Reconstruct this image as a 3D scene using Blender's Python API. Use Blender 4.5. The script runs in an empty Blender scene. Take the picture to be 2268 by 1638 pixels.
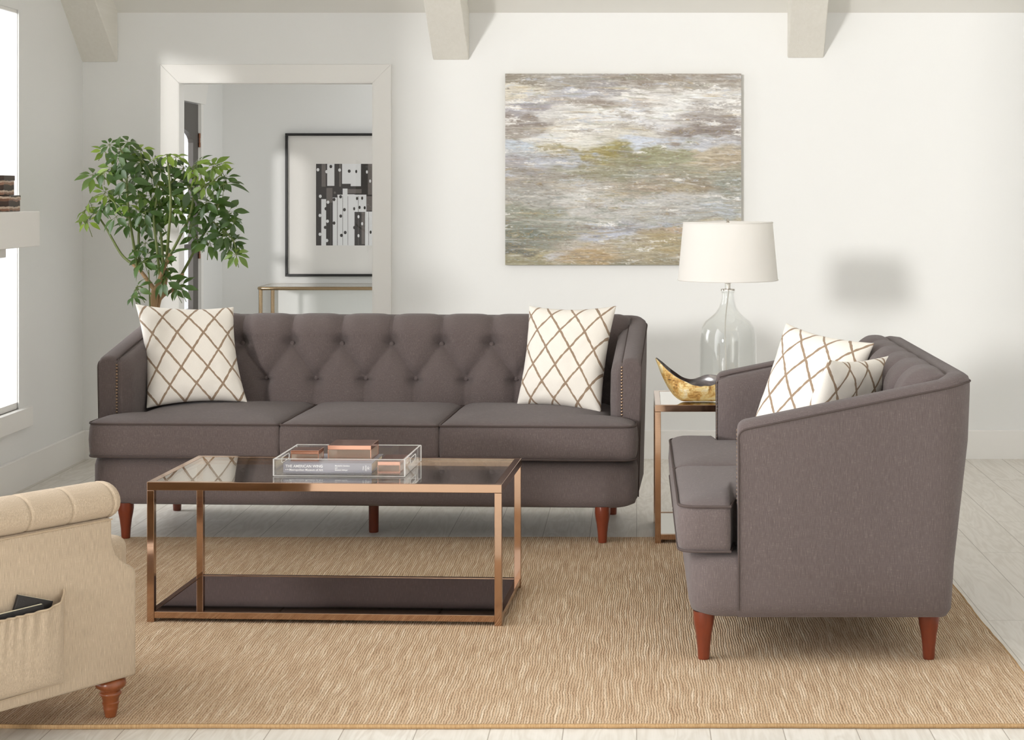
import bpy, bmesh, math, random
import numpy as np
from mathutils import Vector, Matrix, noise as mnoise

random.seed(7)
PI = math.pi
SC = bpy.context.scene
COL = SC.collection

# ------------------------------------------------------------------ camera
F, VX, VY, H = 3900.0, 1410.0, 420.0, 1.4      # focal length / principal point in pixels, eye height
cam_d = bpy.data.cameras.new('camera')
cam_d.sensor_width = 36.0
cam_d.lens = F / 2268.0 * 36.0
cam_d.shift_x = (1134 - VX) / 2268.0
cam_d.shift_y = -(819 - VY) / 2268.0
cam_d.clip_end = 200
cam = bpy.data.objects.new('camera', cam_d)
cam.location = (0, 0, H)
cam.rotation_euler = (PI / 2, 0, 0)
COL.objects.link(cam)
SC.camera = cam

def at(px, py, Y):
    """point of the place at distance Y that lies on a measured direction"""
    return Vector(((px - VX) / F * Y, Y, H - (py - VY) / F * Y))

# ------------------------------------------------------------------ world, sun, exposure
w = bpy.data.worlds.new('sky')
SC.world = w
w.use_nodes = True
nt = w.node_tree
nt.nodes.clear()
wo = nt.nodes.new('ShaderNodeOutputWorld')
bg = nt.nodes.new('ShaderNodeBackground')
tc = nt.nodes.new('ShaderNodeTexCoord')
dp = nt.nodes.new('ShaderNodeVectorMath'); dp.operation = 'DOT_PRODUCT'
dp.inputs[1].default_value = Vector((-.93, .10, .36)).normalized()
mx = nt.nodes.new('ShaderNodeMath'); mx.operation = 'MAXIMUM'; mx.inputs[1].default_value = 0
pw = nt.nodes.new('ShaderNodeMath'); pw.operation = 'POWER'; pw.inputs[1].default_value = 3.0
ml = nt.nodes.new('ShaderNodeMath'); ml.operation = 'MULTIPLY_ADD'
ml.inputs[1].default_value = 8.5      # glow of the hazy sky on the sun's side
ml.inputs[2].default_value = 1.0
nt.links.new(tc.outputs['Generated'], dp.inputs[0])
nt.links.new(dp.outputs['Value'], mx.inputs[0])
nt.links.new(mx.outputs[0], pw.inputs[0])
nt.links.new(pw.outputs[0], ml.inputs[0])
nt.links.new(ml.outputs[0], bg.inputs['Strength'])
bg.inputs['Color'].default_value = (.975, .985, 1.0, 1)
nt.links.new(bg.outputs[0], wo.inputs[0])

def sun(name, direction, strength, angle, color):
    l = bpy.data.lights.new(name, 'SUN')
    l.energy = strength
    l.angle = math.radians(angle)
    l.color = color
    o = bpy.data.objects.new(name, l)
    o.rotation_euler = Vector(direction).to_track_quat('-Z', 'Y').to_euler()
    o.location = (-4, -3, 4)
    COL.objects.link(o)
sun('sun', (.44, 1.0, -.12), 1.35, 4.5, (1.0, .98, .96))

SC.view_settings.view_transform = 'Standard'
SC.view_settings.look = 'None'
SC.view_settings.exposure = -0.13
SC.view_settings.gamma = 1.0
SC.view_settings.use_curve_mapping = False
SC.cycles.use_denoising = True
SC.cycles.max_bounces = 10
SC.cycles.diffuse_bounces = 5
SC.cycles.transparent_max_bounces = 24

# ------------------------------------------------------------------ node helpers
def srgb(r, g, b):
    f = lambda c: (c / 255 / 12.92) if c / 255 <= .04045 else ((c / 255 + .055) / 1.055) ** 2.4
    return (f(r), f(g), f(b), 1)

class NT:
    def __init__(s, name):
        s.m = bpy.data.materials.new(name)
        s.m.use_nodes = True
        s.t = s.m.node_tree
        s.t.nodes.clear()
        s.out = s.t.nodes.new('ShaderNodeOutputMaterial')
    def n(s, typ, **kw):
        nd = s.t.nodes.new(typ)
        for k, v in kw.items():
            if k.startswith('i_'):
                nd.inputs[k[2:].replace('_', ' ')].default_value = v
            else:
                setattr(nd, k, v)
        return nd
    def l(s, a, b):
        s.t.links.new(a, b)
    def val(s, nd, i, x):
        if hasattr(x, 'is_output') or isinstance(x, bpy.types.NodeSocket):
            s.l(x, nd.inputs[i])
        else:
            nd.inputs[i].default_value = x
    def math(s, op, a, b=0.0, c=0.0):
        nd = s.t.nodes.new('ShaderNodeMath'); nd.operation = op
        s.val(nd, 0, a); s.val(nd, 1, b); s.val(nd, 2, c)
        return nd.outputs[0]
    def coord(s, scale=(1, 1, 1), kind='Object', rot=(0, 0, 0), loc=(0, 0, 0)):
        c = s.n('ShaderNodeTexCoord')
        mp = s.n('ShaderNodeMapping')
        mp.inputs['Scale'].default_value = scale
        mp.inputs['Rotation'].default_value = rot
        mp.inputs['Location'].default_value = loc
        s.l(c.outputs[kind], mp.inputs['Vector'])
        return mp.outputs[0]
    def noise(s, vec, scale=5, detail=3, rough=.5, dist=0):
        nd = s.n('ShaderNodeTexNoise')
        nd.inputs['Scale'].default_value = scale
        nd.inputs['Detail'].default_value = detail
        nd.inputs['Roughness'].default_value = rough
        nd.inputs['Distortion'].default_value = dist
        s.l(vec, nd.inputs['Vector'])
        return nd.outputs[0]
    def ramp(s, fac, stops, interp='LINEAR'):
        nd = s.n('ShaderNodeValToRGB')
        cr = nd.color_ramp
        cr.interpolation = interp
        while len(cr.elements) < len(stops):
            cr.elements.new(.5)
        for e, (p, c) in zip(cr.elements, stops):
            e.position = p
            e.color = c
        s.l(fac, nd.inputs[0])
        return nd.outputs[0]
    def mix(s, fac, a, b, mode='MIX'):
        nd = s.n('ShaderNodeMix', data_type='RGBA', blend_type=mode)
        s.val(nd, 0, fac); s.val(nd, 6, a); s.val(nd, 7, b)
        return nd.outputs[2]
    def bump(s, h, strength=.3, dist=.01):
        nd = s.n('ShaderNodeBump')
        nd.inputs['Strength'].default_value = strength
        nd.inputs['Distance'].default_value = dist
        s.l(h, nd.inputs['Height'])
        return nd.outputs[0]
    def bsdf(s, color, rough=.5, metal=0.0, spec=.5, normal=None, sheen=0.0, **kw):
        b = s.n('ShaderNodeBsdfPrincipled')
        s.val(b, 'Base Color', color)
        s.val(b, 'Roughness', rough)
        s.val(b, 'Metallic', metal)
        b.inputs['Specular IOR Level'].default_value = spec
        b.inputs['Sheen Weight'].default_value = sheen
        if normal is not None:
            s.l(normal, b.inputs['Normal'])
        for k, v in kw.items():
            b.inputs[k.replace('_', ' ')].default_value = v
        s.l(b.outputs[0], s.out.inputs[0])
        return b

def plain(name, c, rough=.5, metal=0.0, spec=.5, bump=0.0, bscale=60, var=0.0):
    t = NT(name)
    v = t.coord()
    nz = t.noise(v, bscale, 4)
    col = c
    if var:
        d = tuple(x * (1 - var) for x in c[:3]) + (1,)
        col = t.mix(t.noise(v, 2.5, 3), d, c)
    t.bsdf(col, rough, metal, spec, normal=t.bump(nz, bump, .004) if bump else None)
    return t.m

def fabric(name, base, fleck, amt, coarse=1.0, sheen=.15):
    t = NT(name)
    a = t.noise(t.coord((1000 / coarse, 1000 / coarse, 42 / coarse)), 1, 2, .6)
    b = t.noise(t.coord((60 / coarse, 60 / coarse, 1000 / coarse)), 1, 2, .6)
    g = t.noise(t.coord((1, 1, 1)), 3.0, 2)
    f = t.math('MULTIPLY', a, b)
    fl = t.math('SMOOTH_MAX', t.math('MULTIPLY', t.math('SUBTRACT', f, .30), 6.0), 0.0, .1)
    dark = tuple(x * .78 for x in base[:3]) + (1,)
    lite = tuple(min(1, x * 1.12) for x in base[:3]) + (1,)
    c0 = t.mix(t.math('ADD', t.math('MULTIPLY', t.math('SUBTRACT', a, .5), 2.6), .5), dark, lite)
    c1 = t.mix(t.math('MULTIPLY', fl, amt), c0, fleck)
    c2 = t.mix(t.math('MULTIPLY', g, .12), c1, dark)
    t.bsdf(c2, .92, spec=.15, normal=t.bump(t.math('ADD', a, b), .45, .0025), sheen=sheen, Sheen_Roughness=.5)
    return t.m

def thin_glass(name, tint, white=0.0, rough=0.0, refl=1.0):
    """clear pane: straight-through with a Schlick mirror"""
    t = NT(name)
    lw = t.n('ShaderNodeLayerWeight')
    lw.inputs['Blend'].default_value = .5
    r = t.math('MULTIPLY_ADD', t.math('POWER', lw.outputs['Facing'], 5.0), .96 * refl, .04 * refl)
    tr = t.n('ShaderNodeBsdfTransparent'); tr.inputs[0].default_value = tint
    gl = t.n('ShaderNodeBsdfGlossy'); gl.inputs['Roughness'].default_value = rough
    gl.inputs[0].default_value = (1, 1, 1, 1)
    ms = t.n('ShaderNodeMixShader')
    t.l(r, ms.inputs[0]); t.l(tr.outputs[0], ms.inputs[1]); t.l(gl.outputs[0], ms.inputs[2])
    res = ms.outputs[0]
    if white:
        df = t.n('ShaderNodeBsdfTranslucent'); df.inputs[0].default_value = (1, 1, 1, 1)
        m2 = t.n('ShaderNodeMixShader'); m2.inputs[0].default_value = white
        t.l(res, m2.inputs[1]); t.l(df.outputs[0], m2.inputs[2]); res = m2.outputs[0]
    t.l(res, t.out.inputs[0])
    return t.m

M = {}
M['wall'] = plain('wall_paint', srgb(236, 236, 234), .6, spec=.3, bump=.05, bscale=90)
M['ceiling'] = plain('ceiling_paint', srgb(232, 230, 224), .7, spec=.3)
M['trim'] = plain('trim_paint', srgb(240, 238, 234), .35, spec=.4)
def beam_mat():
    t = NT('painted_beam_wood')
    v = t.coord((60, 2.5, 60))
    nz = t.noise(v, 1, 5, .6, .6)
    t.bsdf(t.mix(nz, srgb(226, 222, 212), srgb(238, 235, 227)), .6, spec=.3, normal=t.bump(nz, .35, .004))
    return t.m
M['beam'] = beam_mat()
M['fabric'] = fabric('grey_brown_weave', srgb(105, 94, 92), srgb(158, 146, 142), .5)
M['piping'] = plain('piping_cord', srgb(84, 74, 71), .9, spec=.15, bump=.3, bscale=500)
M['nail'] = plain('antique_brass_nail', srgb(150, 128, 108), .3, 1.0)
M['beige'] = fabric('beige_weave', srgb(190, 171, 148), srgb(226, 213, 194), .45, 1.3, .1)
M['beige_pipe'] = plain('beige_cord', srgb(184, 165, 141), .9, spec=.1, bump=.3, bscale=400)

def wood_leg(name, a, b):
    t = NT(name)
    nz = t.noise(t.coord((50, 50, 8)), 1, 4, .6, .4)
    t.bsdf(t.mix(nz, a, b), .28, spec=.5)
    return t.m
M['mahogany'] = wood_leg('mahogany_stain', srgb(88, 36, 20), srgb(124, 56, 32))
M['oak'] = wood_leg('reddish_oak_stain', srgb(98, 50, 26), srgb(146, 82, 46))

def copper(name, c, rough):
    t = NT(name)
    v = t.coord((4, 4, 220))
    nz = t.noise(v, 1, 2)
    t.bsdf(c, t.math('MULTIPLY_ADD', nz, .06, rough), 1.0, normal=t.bump(t.noise(t.coord(), 9, 2), .04, .01))
    return t.m
M['copper'] = copper('polished_copper', srgb(188, 156, 132), .06)
M['brass'] = copper('aged_brass', srgb(172, 150, 120), .22)
M['chrome'] = copper('brushed_nickel', srgb(205, 200, 192), .15)
M['lid'] = copper('copper_lid', srgb(216, 164, 142), .10)
M['glass'] = thin_glass('clear_glass', (.93, .96, .945, 1))
M['pane'] = thin_glass('window_pane', (.99, .99, .99, 1), refl=.35)
M['jug'] = thin_glass('jug_glass', (.982, .988, .985, 1))
M['acrylic'] = thin_glass('acrylic', (.985, .985, .985, 1), white=.03)
M['acrylic_edge'] = thin_glass('acrylic_edge', (.95, .95, .95, 1), white=.85)
M['boxglass'] = thin_glass('box_glass', (.95, .90, .83, 1), white=.24)
M['picglass'] = thin_glass('picture_glass', (1, 1, 1, 1), refl=.6)
t = NT('smoked_mirror'); t.bsdf(srgb(200, 190, 190), .03, 1.0); M['smoked'] = t.m
t = NT('pale_mirror'); t.bsdf(srgb(232, 230, 224), .03, 1.0); M['mirror'] = t.m
M['black'] = plain('black_paint', srgb(28, 26, 25), .4)
M['mat_board'] = plain('mat_board', srgb(232, 229, 224), .8)
M['ink'] = plain('print_dark', srgb(52, 46, 44), .5)
M['ink_grey'] = plain('print_grey', srgb(112, 104, 100), .5)
M['paper'] = plain('print_white', srgb(236, 236, 236), .5)
M['shade'] = None
t = NT('linen_shade')
d = t.n('ShaderNodeBsdfDiffuse'); d.inputs[0].default_value = srgb(246, 244, 240)
tl = t.n('ShaderNodeBsdfTranslucent'); tl.inputs[0].default_value = srgb(246, 240, 230)
ms = t.n('ShaderNodeMixShader'); ms.inputs[0].default_value = .28
t.l(d.outputs[0], ms.inputs[1]); t.l(tl.outputs[0], ms.inputs[2]); t.l(ms.outputs[0], t.out.inputs[0])
t.l(t.bump(t.noise(t.coord((300, 300, 300)), 1, 2), .1, .002), d.inputs['Normal'])
M['shade'] = t.m
M['cord'] = plain('clear_cord', srgb(190, 184, 174), .35)
M['pot'] = plain('glazed_pot', srgb(206, 200, 190), .35)
M['soil'] = plain('soil', srgb(62, 48, 38), .95, bump=.8, bscale=120)
M['book'] = plain('book_cover', srgb(150, 149, 158), .45)
M['pages'] = plain('book_pages', srgb(226, 216, 190), .8, bump=.3, bscale=800)
M['white_ink'] = plain('white_lettering', srgb(246, 246, 246), .5)
M['dark_leather'] = plain('black_leather', srgb(34, 31, 30), .5, bump=.2, bscale=300)
M['doorpaint'] = plain('dark_door_paint', srgb(78, 73, 68), .45)
M['hinge'] = plain('copper_hinge', srgb(140, 100, 80), .35, 1.0)
M['stem_green'] = plain('young_stem', srgb(112, 124, 64), .5, var=.3)
M['bark'] = plain('plant_bark', srgb(176, 142, 104), .8, bump=.6, bscale=90, var=.3)

def leaf_mat():
    t = NT('schefflera_leaf')
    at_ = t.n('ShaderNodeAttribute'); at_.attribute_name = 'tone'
    c = t.ramp(at_.outputs['Fac'], [(0, srgb(42, 66, 34)), (.55, srgb(74, 104, 50)), (1, srgb(150, 176, 70))])  # sun and shade on the leaves painted in as lighter and darker greens
    b = t.n('ShaderNodeBsdfPrincipled')
    t.l(c, b.inputs['Base Color'])
    b.inputs['Roughness'].default_value = .32
    b.inputs['Specular IOR Level'].default_value = .6
    tr = t.n('ShaderNodeBsdfTranslucent')
    t.l(t.mix(.5, c, srgb(150, 190, 50)), tr.inputs[0])
    ms = t.n('ShaderNodeMixShader'); ms.inputs[0].default_value = .22
    t.l(b.outputs[0], ms.inputs[1]); t.l(tr.outputs[0], ms.inputs[2]); t.l(ms.outputs[0], t.out.inputs[0])
    return t.m
M['leaf'] = leaf_mat()

def floor_mat():
    t = NT('whitewashed_planks')
    v = t.coord((1, 1, 1), rot=(0, 0, PI / 2))
    br = t.n('ShaderNodeTexBrick')
    br.offset = .37; br.offset_frequency = 2
    for k, x in (('Scale', 1.0), ('Mortar Size', .0016), ('Mortar Smooth', .3), ('Brick Width', 1.7), ('Row Height', .19), ('Bias', 0.0)):
        br.inputs[k].default_value = x
    br.inputs['Color1'].default_value = (0, 0, 0, 1); br.inputs['Color2'].default_value = (1, 1, 1, 1)
    br.inputs['Mortar'].default_value = (.5, .5, .5, 1)
    t.l(v, br.inputs['Vector'])
    # each plank shifts its own grain
    c = t.n('ShaderNodeTexCoord')
    off = t.n('ShaderNodeCombineXYZ')
    t.l(t.math('MULTIPLY', br.outputs['Color'], 13.0), off.inputs[0])
    t.l(t.math('MULTIPLY', br.outputs['Color'], 31.0), off.inputs[1])
    ad = t.n('ShaderNodeVectorMath', operation='ADD')
    t.l(c.outputs['Object'], ad.inputs[0]); t.l(off.outputs[0], ad.inputs[1])
    mp = t.n('ShaderNodeMapping'); mp.inputs['Scale'].default_value = (11, 1.6, 1)
    t.l(ad.outputs[0], mp.inputs[0])
    big = t.noise(mp.outputs[0], 1.0, 3, .5, .8)
    rings = t.math('MULTIPLY_ADD', t.math('SINE', t.math('MULTIPLY', big, 46.0)), .5, .5)
    mp2 = t.n('ShaderNodeMapping'); mp2.inputs['Scale'].default_value = (170, 5, 1)
    t.l(ad.outputs[0], mp2.inputs[0])
    fine = t.noise(mp2.outputs[0], 1.0, 3, .6)
    g = t.math('ADD', t.math('MULTIPLY', rings, .35), t.math('MULTIPLY', fine, .65))
    c0 = t.ramp(g, [(.1, srgb(206, 199, 188)), (.5, srgb(222, 217, 208)), (.9, srgb(234, 230, 223))])
    c1 = t.mix(t.math('MULTIPLY', br.outputs['Color'], .35), c0, srgb(212, 206, 196))
    c2 = t.mix(br.outputs['Fac'], c1, srgb(164, 156, 144))
    t.bsdf(c2, .42, spec=.35, normal=t.bump(g, .12, .002))
    return t.m
M['floor'] = floor_mat()

def rug_mat():
    t = NT('jute_weave')
    c = t.n('ShaderNodeTexCoord')
    warp = t.n('ShaderNodeTexNoise')
    warp.inputs['Scale'].default_value = 1.0; warp.inputs['Detail'].default_value = 2
    mpw = t.n('ShaderNodeMapping'); mpw.inputs['Scale'].default_value = (9, 5, 1)
    t.l(c.outputs['Object'], mpw.inputs[0]); t.l(mpw.outputs[0], warp.inputs['Vector'])
    sx = t.n('ShaderNodeSeparateXYZ'); t.l(c.outputs['Object'], sx.inputs[0])
    wob = t.n('ShaderNodeTexNoise'); wob.inputs['Scale'].default_value = 1.0; wob.inputs['Detail'].default_value = 2
    mpo = t.n('ShaderNodeMapping'); mpo.inputs['Scale'].default_value = (30, 34, 1)
    t.l(c.outputs['Object'], mpo.inputs[0]); t.l(mpo.outputs[0], wob.inputs['Vector'])
    xx = t.math('ADD', sx.outputs[0], t.math('ADD', t.math('MULTIPLY', warp.outputs[0], .02), t.math('MULTIPLY', wob.outputs[0], .006)))
    ridge = t.math('MULTIPLY_ADD', t.math('SINE', t.math('MULTIPLY', xx, 2 * PI / .0075)), .5, .5)
    cm = t.n('ShaderNodeCombineXYZ')
    t.l(t.math('MULTIPLY', xx, 117.0), cm.inputs[0]); t.l(t.math('MULTIPLY', sx.outputs[1], 5.0), cm.inputs[1])
    streak = t.noise(cm.outputs[0], 1.0, 3, .6)
    cm2 = t.n('ShaderNodeCombineXYZ')
    t.l(t.math('MULTIPLY', xx, 240.0), cm2.inputs[0]); t.l(t.math('MULTIPLY', sx.outputs[1], 95.0), cm2.inputs[1])
    knots = t.noise(cm2.outputs[0], 1.0, 3, .7)
    blot = t.noise(t.coord((1, 1, 1)), 2.2, 3)
    h = t.math('ADD', t.math('MULTIPLY', ridge, .55), t.math('MULTIPLY', knots, .9))
    c0 = t.ramp(streak, [(.28, srgb(160, 127, 96)), (.5, srgb(193, 166, 135)), (.72, srgb(232, 215, 190))])
    c1 = t.mix(t.math('MULTIPLY', blot, .35), c0, srgb(196, 158, 120))
    dk = t.ramp(h, [(.38, (.26, .19, .13, 1)), (.62, (1, 1, 1, 1))])
    sp = t.noise(t.coord((420, 420, 1)), 1, 2, .7)
    c1 = t.mix(t.ramp(sp, [(.45, (0, 0, 0, 1)), (.75, (.7, .7, .7, 1))]), c1, srgb(240, 224, 200))
    c2 = t.mix(.75, c1, dk, 'MULTIPLY')
    t.bsdf(c2, .95, spec=.1, normal=t.bump(h, .7, .004))
    return t.m
M['rug'] = rug_mat()

def lattice_mat(name, dx, dz, ang=0.0, phase=(0.0, 0.0)):
    t = NT(name)
    uv = t.n('ShaderNodeUVMap'); uv.uv_map = 'uv'
    mp = t.n('ShaderNodeMapping')
    mp.inputs['Rotation'].default_value = (0, 0, ang)
    mp.inputs['Location'].default_value = (phase[0], phase[1], 0)
    t.l(uv.outputs[0], mp.inputs[0])
    wv = t.n('ShaderNodeTexNoise'); wv.inputs['Scale'].default_value = 16; wv.inputs['Detail'].default_value = 2
    t.l(mp.outputs[0], wv.inputs['Vector'])
    s = t.n('ShaderNodeSeparateXYZ'); t.l(mp.outputs[0], s.inputs[0])
    jit = t.math('MULTIPLY', t.math('SUBTRACT', wv.outputs[0], .5), .05)
    a = t.math('ADD', t.math('DIVIDE', s.outputs[0], dx), jit)
    b = t.math('DIVIDE', s.outputs[1], dz)
    def dist(x):
        return t.math('ABSOLUTE', t.math('SUBTRACT', t.math('FRACT', x), .5))
    d1 = dist(t.math('ADD', a, b)); d2 = dist(t.math('SUBTRACT', a, b))
    wn = t.n('ShaderNodeTexNoise'); wn.inputs['Scale'].default_value = 45; wn.inputs['Detail'].default_value = 1
    t.l(mp.outputs[0], wn.inputs['Vector'])
    wid = t.math('MULTIPLY_ADD', wn.outputs[0], .07, .014)
    line = t.math('LESS_THAN', t.math('MINIMUM', d1, d2), wid)
    cl = t.noise(t.coord((500, 500, 500)), 1, 2)
    cloth = t.mix(cl, srgb(232, 225, 214), srgb(242, 237, 229))
    thread = t.mix(cl, srgb(140, 118, 98), srgb(170, 148, 126))
    c = t.mix(line, cloth, thread)
    t.bsdf(c, .9, spec=.12, normal=t.bump(t.math('ADD', t.math('MULTIPLY', line, 1.2), t.math('MULTIPLY', cl, .5)), .5, .002), sheen=.1)
    return t.m
M['lattice'] = lattice_mat('lattice_linen', .108, .152)
M['lattice2'] = lattice_mat('lattice_linen_steep', .108, .152, .0, (.03, .05))

def gold_mat():
    t = NT('gilded_bark')
    v = t.coord((1, 1, 1))
    n1 = t.noise(v, 26, 6, .7, .6)
    n2 = t.noise(t.coord((14, 14, 60)), 1, 5, .7)
    c = t.ramp(n1, [(.30, srgb(110, 76, 40)), (.44, srgb(206, 160, 88)), (.55, srgb(238, 214, 150)), (.70, srgb(248, 240, 215))])
    c2 = t.mix(t.math('GREATER_THAN', n2, .66), c, srgb(70, 50, 34))
    t.bsdf(c2, .42, t.ramp(n1, [(.4, (.15, .15, .15, 1)), (.6, (.4, .4, .4, 1))]), normal=t.bump(t.math('ADD', n1, n2), .9, .006))
    return t.m
M['gold'] = gold_mat()
t = NT('dark_polished_bowl_inside')
n1 = t.noise(t.coord((1, 1, 1)), 12, 3, .5, 1.2)
t.bsdf(t.ramp(n1, [(.4, srgb(60, 50, 46)), (.6, srgb(92, 80, 76)), (.72, srgb(150, 140, 130))]), .12, spec=.7)
M['bowl_in'] = t.m
def stripe_box():
    t = NT('striped_horn')
    v = t.coord((1, 1, 1))
    s = t.n('ShaderNodeSeparateXYZ'); t.l(v, s.inputs[0])
    nz = t.noise(v, 30, 2)
    f = t.math('FRACT', t.math('ADD', t.math('MULTIPLY', s.outputs[2], 26.0), t.math('MULTIPLY', nz, .5)))
    t.bsdf(t.ramp(f, [(.0, srgb(70, 52, 44)), (.35, srgb(150, 112, 92)), (.6, srgb(200, 178, 160)), (.8, srgb(60, 46, 40))], 'CONSTANT'), .35)
    return t.m
M['stripe'] = stripe_box()

# ------------------------------------------------------------------ mesh helpers
def meta(o, label=None, cat=None, group=None, kind=None):
    if label: o['label'] = label
    if cat: o['category'] = cat
    if group: o['group'] = group
    if kind: o['kind'] = kind
    return o

class MB:
    """collects shapes, then links them as one mesh object"""
    def __init__(s):
        s.v, s.f, s.mi, s.mats = [], [], [], []
    def mat(s, m):
        if m not in s.mats: s.mats.append(m)
        return s.mats.index(m)
    def add(s, vs, fs, m=None):
        o = len(s.v)
        s.v += [tuple(v) for v in vs]
        k = s.mat(m) if m else 0
        for f in fs:
            s.f.append(tuple(i + o for i in f)); s.mi.append(k)
        return s
    def box(s, x0, x1, y0, y1, z0, z1, m=None):
        vs = [(x, y, z) for z in (z0, z1) for y in (y0, y1) for x in (x0, x1)]
        return s.add(vs, [(0, 2, 3, 1), (4, 5, 7, 6), (0, 1, 5, 4), (2, 6, 7, 3), (0, 4, 6, 2), (1, 3, 7, 5)], m)
    def hexa(s, p, m=None):
        """8 corners: bottom 4 (ccw) then top 4"""
        return s.add(p, [(3, 2, 1, 0), (4, 5, 6, 7), (0, 1, 5, 4), (1, 2, 6, 5), (2, 3, 7, 6), (3, 0, 4, 7)], m)
    def prism(s, poly, axis, a, b, m=None):
        """poly in the two other axes, extruded along axis from a to b"""
        n = len(poly)
        def mk(p, t):
            q = list(p); q.insert(axis, t); return tuple(q)
        vs = [mk(p, a) for p in poly] + [mk(p, b) for p in poly]
        fs = [tuple(range(n))[::-1], tuple(range(n, 2 * n))] + [(i, (i + 1) % n, n + (i + 1) % n, n + i) for i in range(n)]
        return s.add(vs, fs, m)
    def lathe(s, prof, c=(0, 0, 0), seg=32, m=None, cap=True, sq=0.0):
        vs, fs = [], []
        for r, z in prof:
            for k in range(seg):
                a = 2 * PI * k / seg
                q = 1 + sq * (1 / max(abs(math.cos(a)), abs(math.sin(a))) - 1) * max(0, min(1, (z - prof[0][1]) / max(1e-6, prof[-1][1] - prof[0][1])))
                vs.append((c[0] + r * q * math.cos(a), c[1] + r * q * math.sin(a), c[2] + z))
        for j in range(len(prof) - 1):
            for k in range(seg):
                k2 = (k + 1) % seg
                fs.append((j * seg + k, j * seg + k2, (j + 1) * seg + k2, (j + 1) * seg + k))
        if cap:
            fs.append(tuple(range(seg))[::-1]); fs.append(tuple((len(prof) - 1) * seg + k for k in range(seg)))
        return s.add(vs, fs, m)
    def tube(s, pts, r, seg=8, closed=False, m=None):
        pts = [Vector(p) for p in pts]
        n = len(pts)
        rr = r if isinstance(r, (list, tuple)) else [r] * n
        vs, fs = [], []
        up = None
        for i, p in enumerate(pts):
            if closed: d = pts[(i + 1) % n] - pts[i - 1]
            else: d = pts[min(i + 1, n - 1)] - pts[max(i - 1, 0)]
            if d.length < 1e-9: d = Vector((0, 0, 1))
            d.normalize()
            if up is None:
                up = Vector((0, 0, 1)) if abs(d.z) < .9 else Vector((1, 0, 0))
            a = d.cross(up)
            if a.length < 1e-6: a = d.orthogonal()
            a.normalize(); b = a.cross(d).normalized(); up = b
            for k in range(seg):
                t = 2 * PI * k / seg
                vs.append(p + a * (rr[i] * math.cos(t)) + b * (rr[i] * math.sin(t)))
        for i in range(n if closed else n - 1):
            j = (i + 1) % n
            for k in range(seg):
                k2 = (k + 1) % seg
                fs.append((i * seg + k, i * seg + k2, j * seg + k2, j * seg + k))
        if not closed:
            fs.append(tuple(range(seg))[::-1]); fs.append(tuple((n - 1) * seg + k for k in range(seg)))
        return s.add(vs, fs, m)
    def dome(s, c, r, h, axis=(0, -1, 0), seg=8, m=None):
        ax = Vector(axis).normalized(); a = ax.orthogonal().normalized(); b = ax.cross(a)
        c = Vector(c); vs = []; fs = []
        rings = 3
        for j in range(rings):
            t = j / rings * PI / 2
            for k in range(seg):
                q = 2 * PI * k / seg
                vs.append(c + (a * math.cos(q) + b * math.sin(q)) * (r * math.cos(t)) + ax * (h * math.sin(t)))
        vs.append(c + ax * h)
        for j in range(rings - 1):
            for k in range(seg):
                k2 = (k + 1) % seg
                fs.append((j * seg + k, j * seg + k2, (j + 1) * seg + k2, (j + 1) * seg + k))
        for k in range(seg):
            fs.append(((rings - 1) * seg + k, (rings - 1) * seg + (k + 1) % seg, rings * seg))
        return s.add(vs, fs, m)
    def grid(s, P, m=None, flip=False):
        """P[i][j] points"""
        ni, nj = len(P), len(P[0])
        vs = [p for row in P for p in row]
        fs = []
        for i in range(ni - 1):
            for j in range(nj - 1):
                q = (i * nj + j, i * nj + j + 1, (i + 1) * nj + j + 1, (i + 1) * nj + j)
                fs.append(q[::-1] if flip else q)
        return s.add(vs, fs, m)
    def build(s, name, mat=None, parent=None, smooth=False, bevel=0.0, seg=3, sub=0, angle=40, merge=False):
        me = bpy.data.meshes.new(name)
        me.from_pydata(s.v, [], s.f)
        if s.mats:
            for m in s.mats: me.materials.append(m)
            me.polygons.foreach_set('material_index', s.mi)
        elif mat: me.materials.append(mat)
        if merge or True:
            bm = bmesh.new(); bm.from_mesh(me)
            if merge: bmesh.ops.remove_doubles(bm, verts=bm.verts, dist=1e-5)
            bmesh.ops.recalc_face_normals(bm, faces=bm.faces)
            bm.to_mesh(me); bm.free()
        o = bpy.data.objects.new(name, me)
        COL.objects.link(o)
        if parent: o.parent = parent
        if bevel:
            b = o.modifiers.new('bevel', 'BEVEL'); b.width = bevel; b.segments = seg; b.limit_method = 'ANGLE'
            b.angle_limit = math.radians(angle); b.harden_normals = bevel < .0065
        if sub:
            q = o.modifiers.new('sub', 'SUBSURF'); q.levels = sub; q.render_levels = sub
        if smooth or bevel:
            me.polygons.foreach_set('use_smooth', [True] * len(me.polygons))
            if not sub and not bevel:
                try: me.set_sharp_from_angle(angle=math.radians(50))
                except Exception: pass
        return o

def empty(name, loc=(0, 0, 0), rz=0.0, label=None, cat=None, group=None):
    o = bpy.data.objects.new(name, None)
    o.empty_display_size = .1
    o.location = loc; o.rotation_euler = (0, 0, rz)
    COL.objects.link(o)
    return meta(o, label, cat, group)

def struct(mb, name, mat=None, label=None, **kw):
    o = mb.build(name, mat, **kw)
    return meta(o, label, None, None, 'structure')

# ------------------------------------------------------------------ room shell
XL, YB = -2.889, 9.18            # left wall and back wall planes
CZ = 2.322                       # ceiling height at the back wall, rising towards the viewer
SL = .82
def czy(Y): return CZ + SL * (YB - Y) if Y > 6.9 else CZ + SL * (YB - 6.9)

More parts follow.
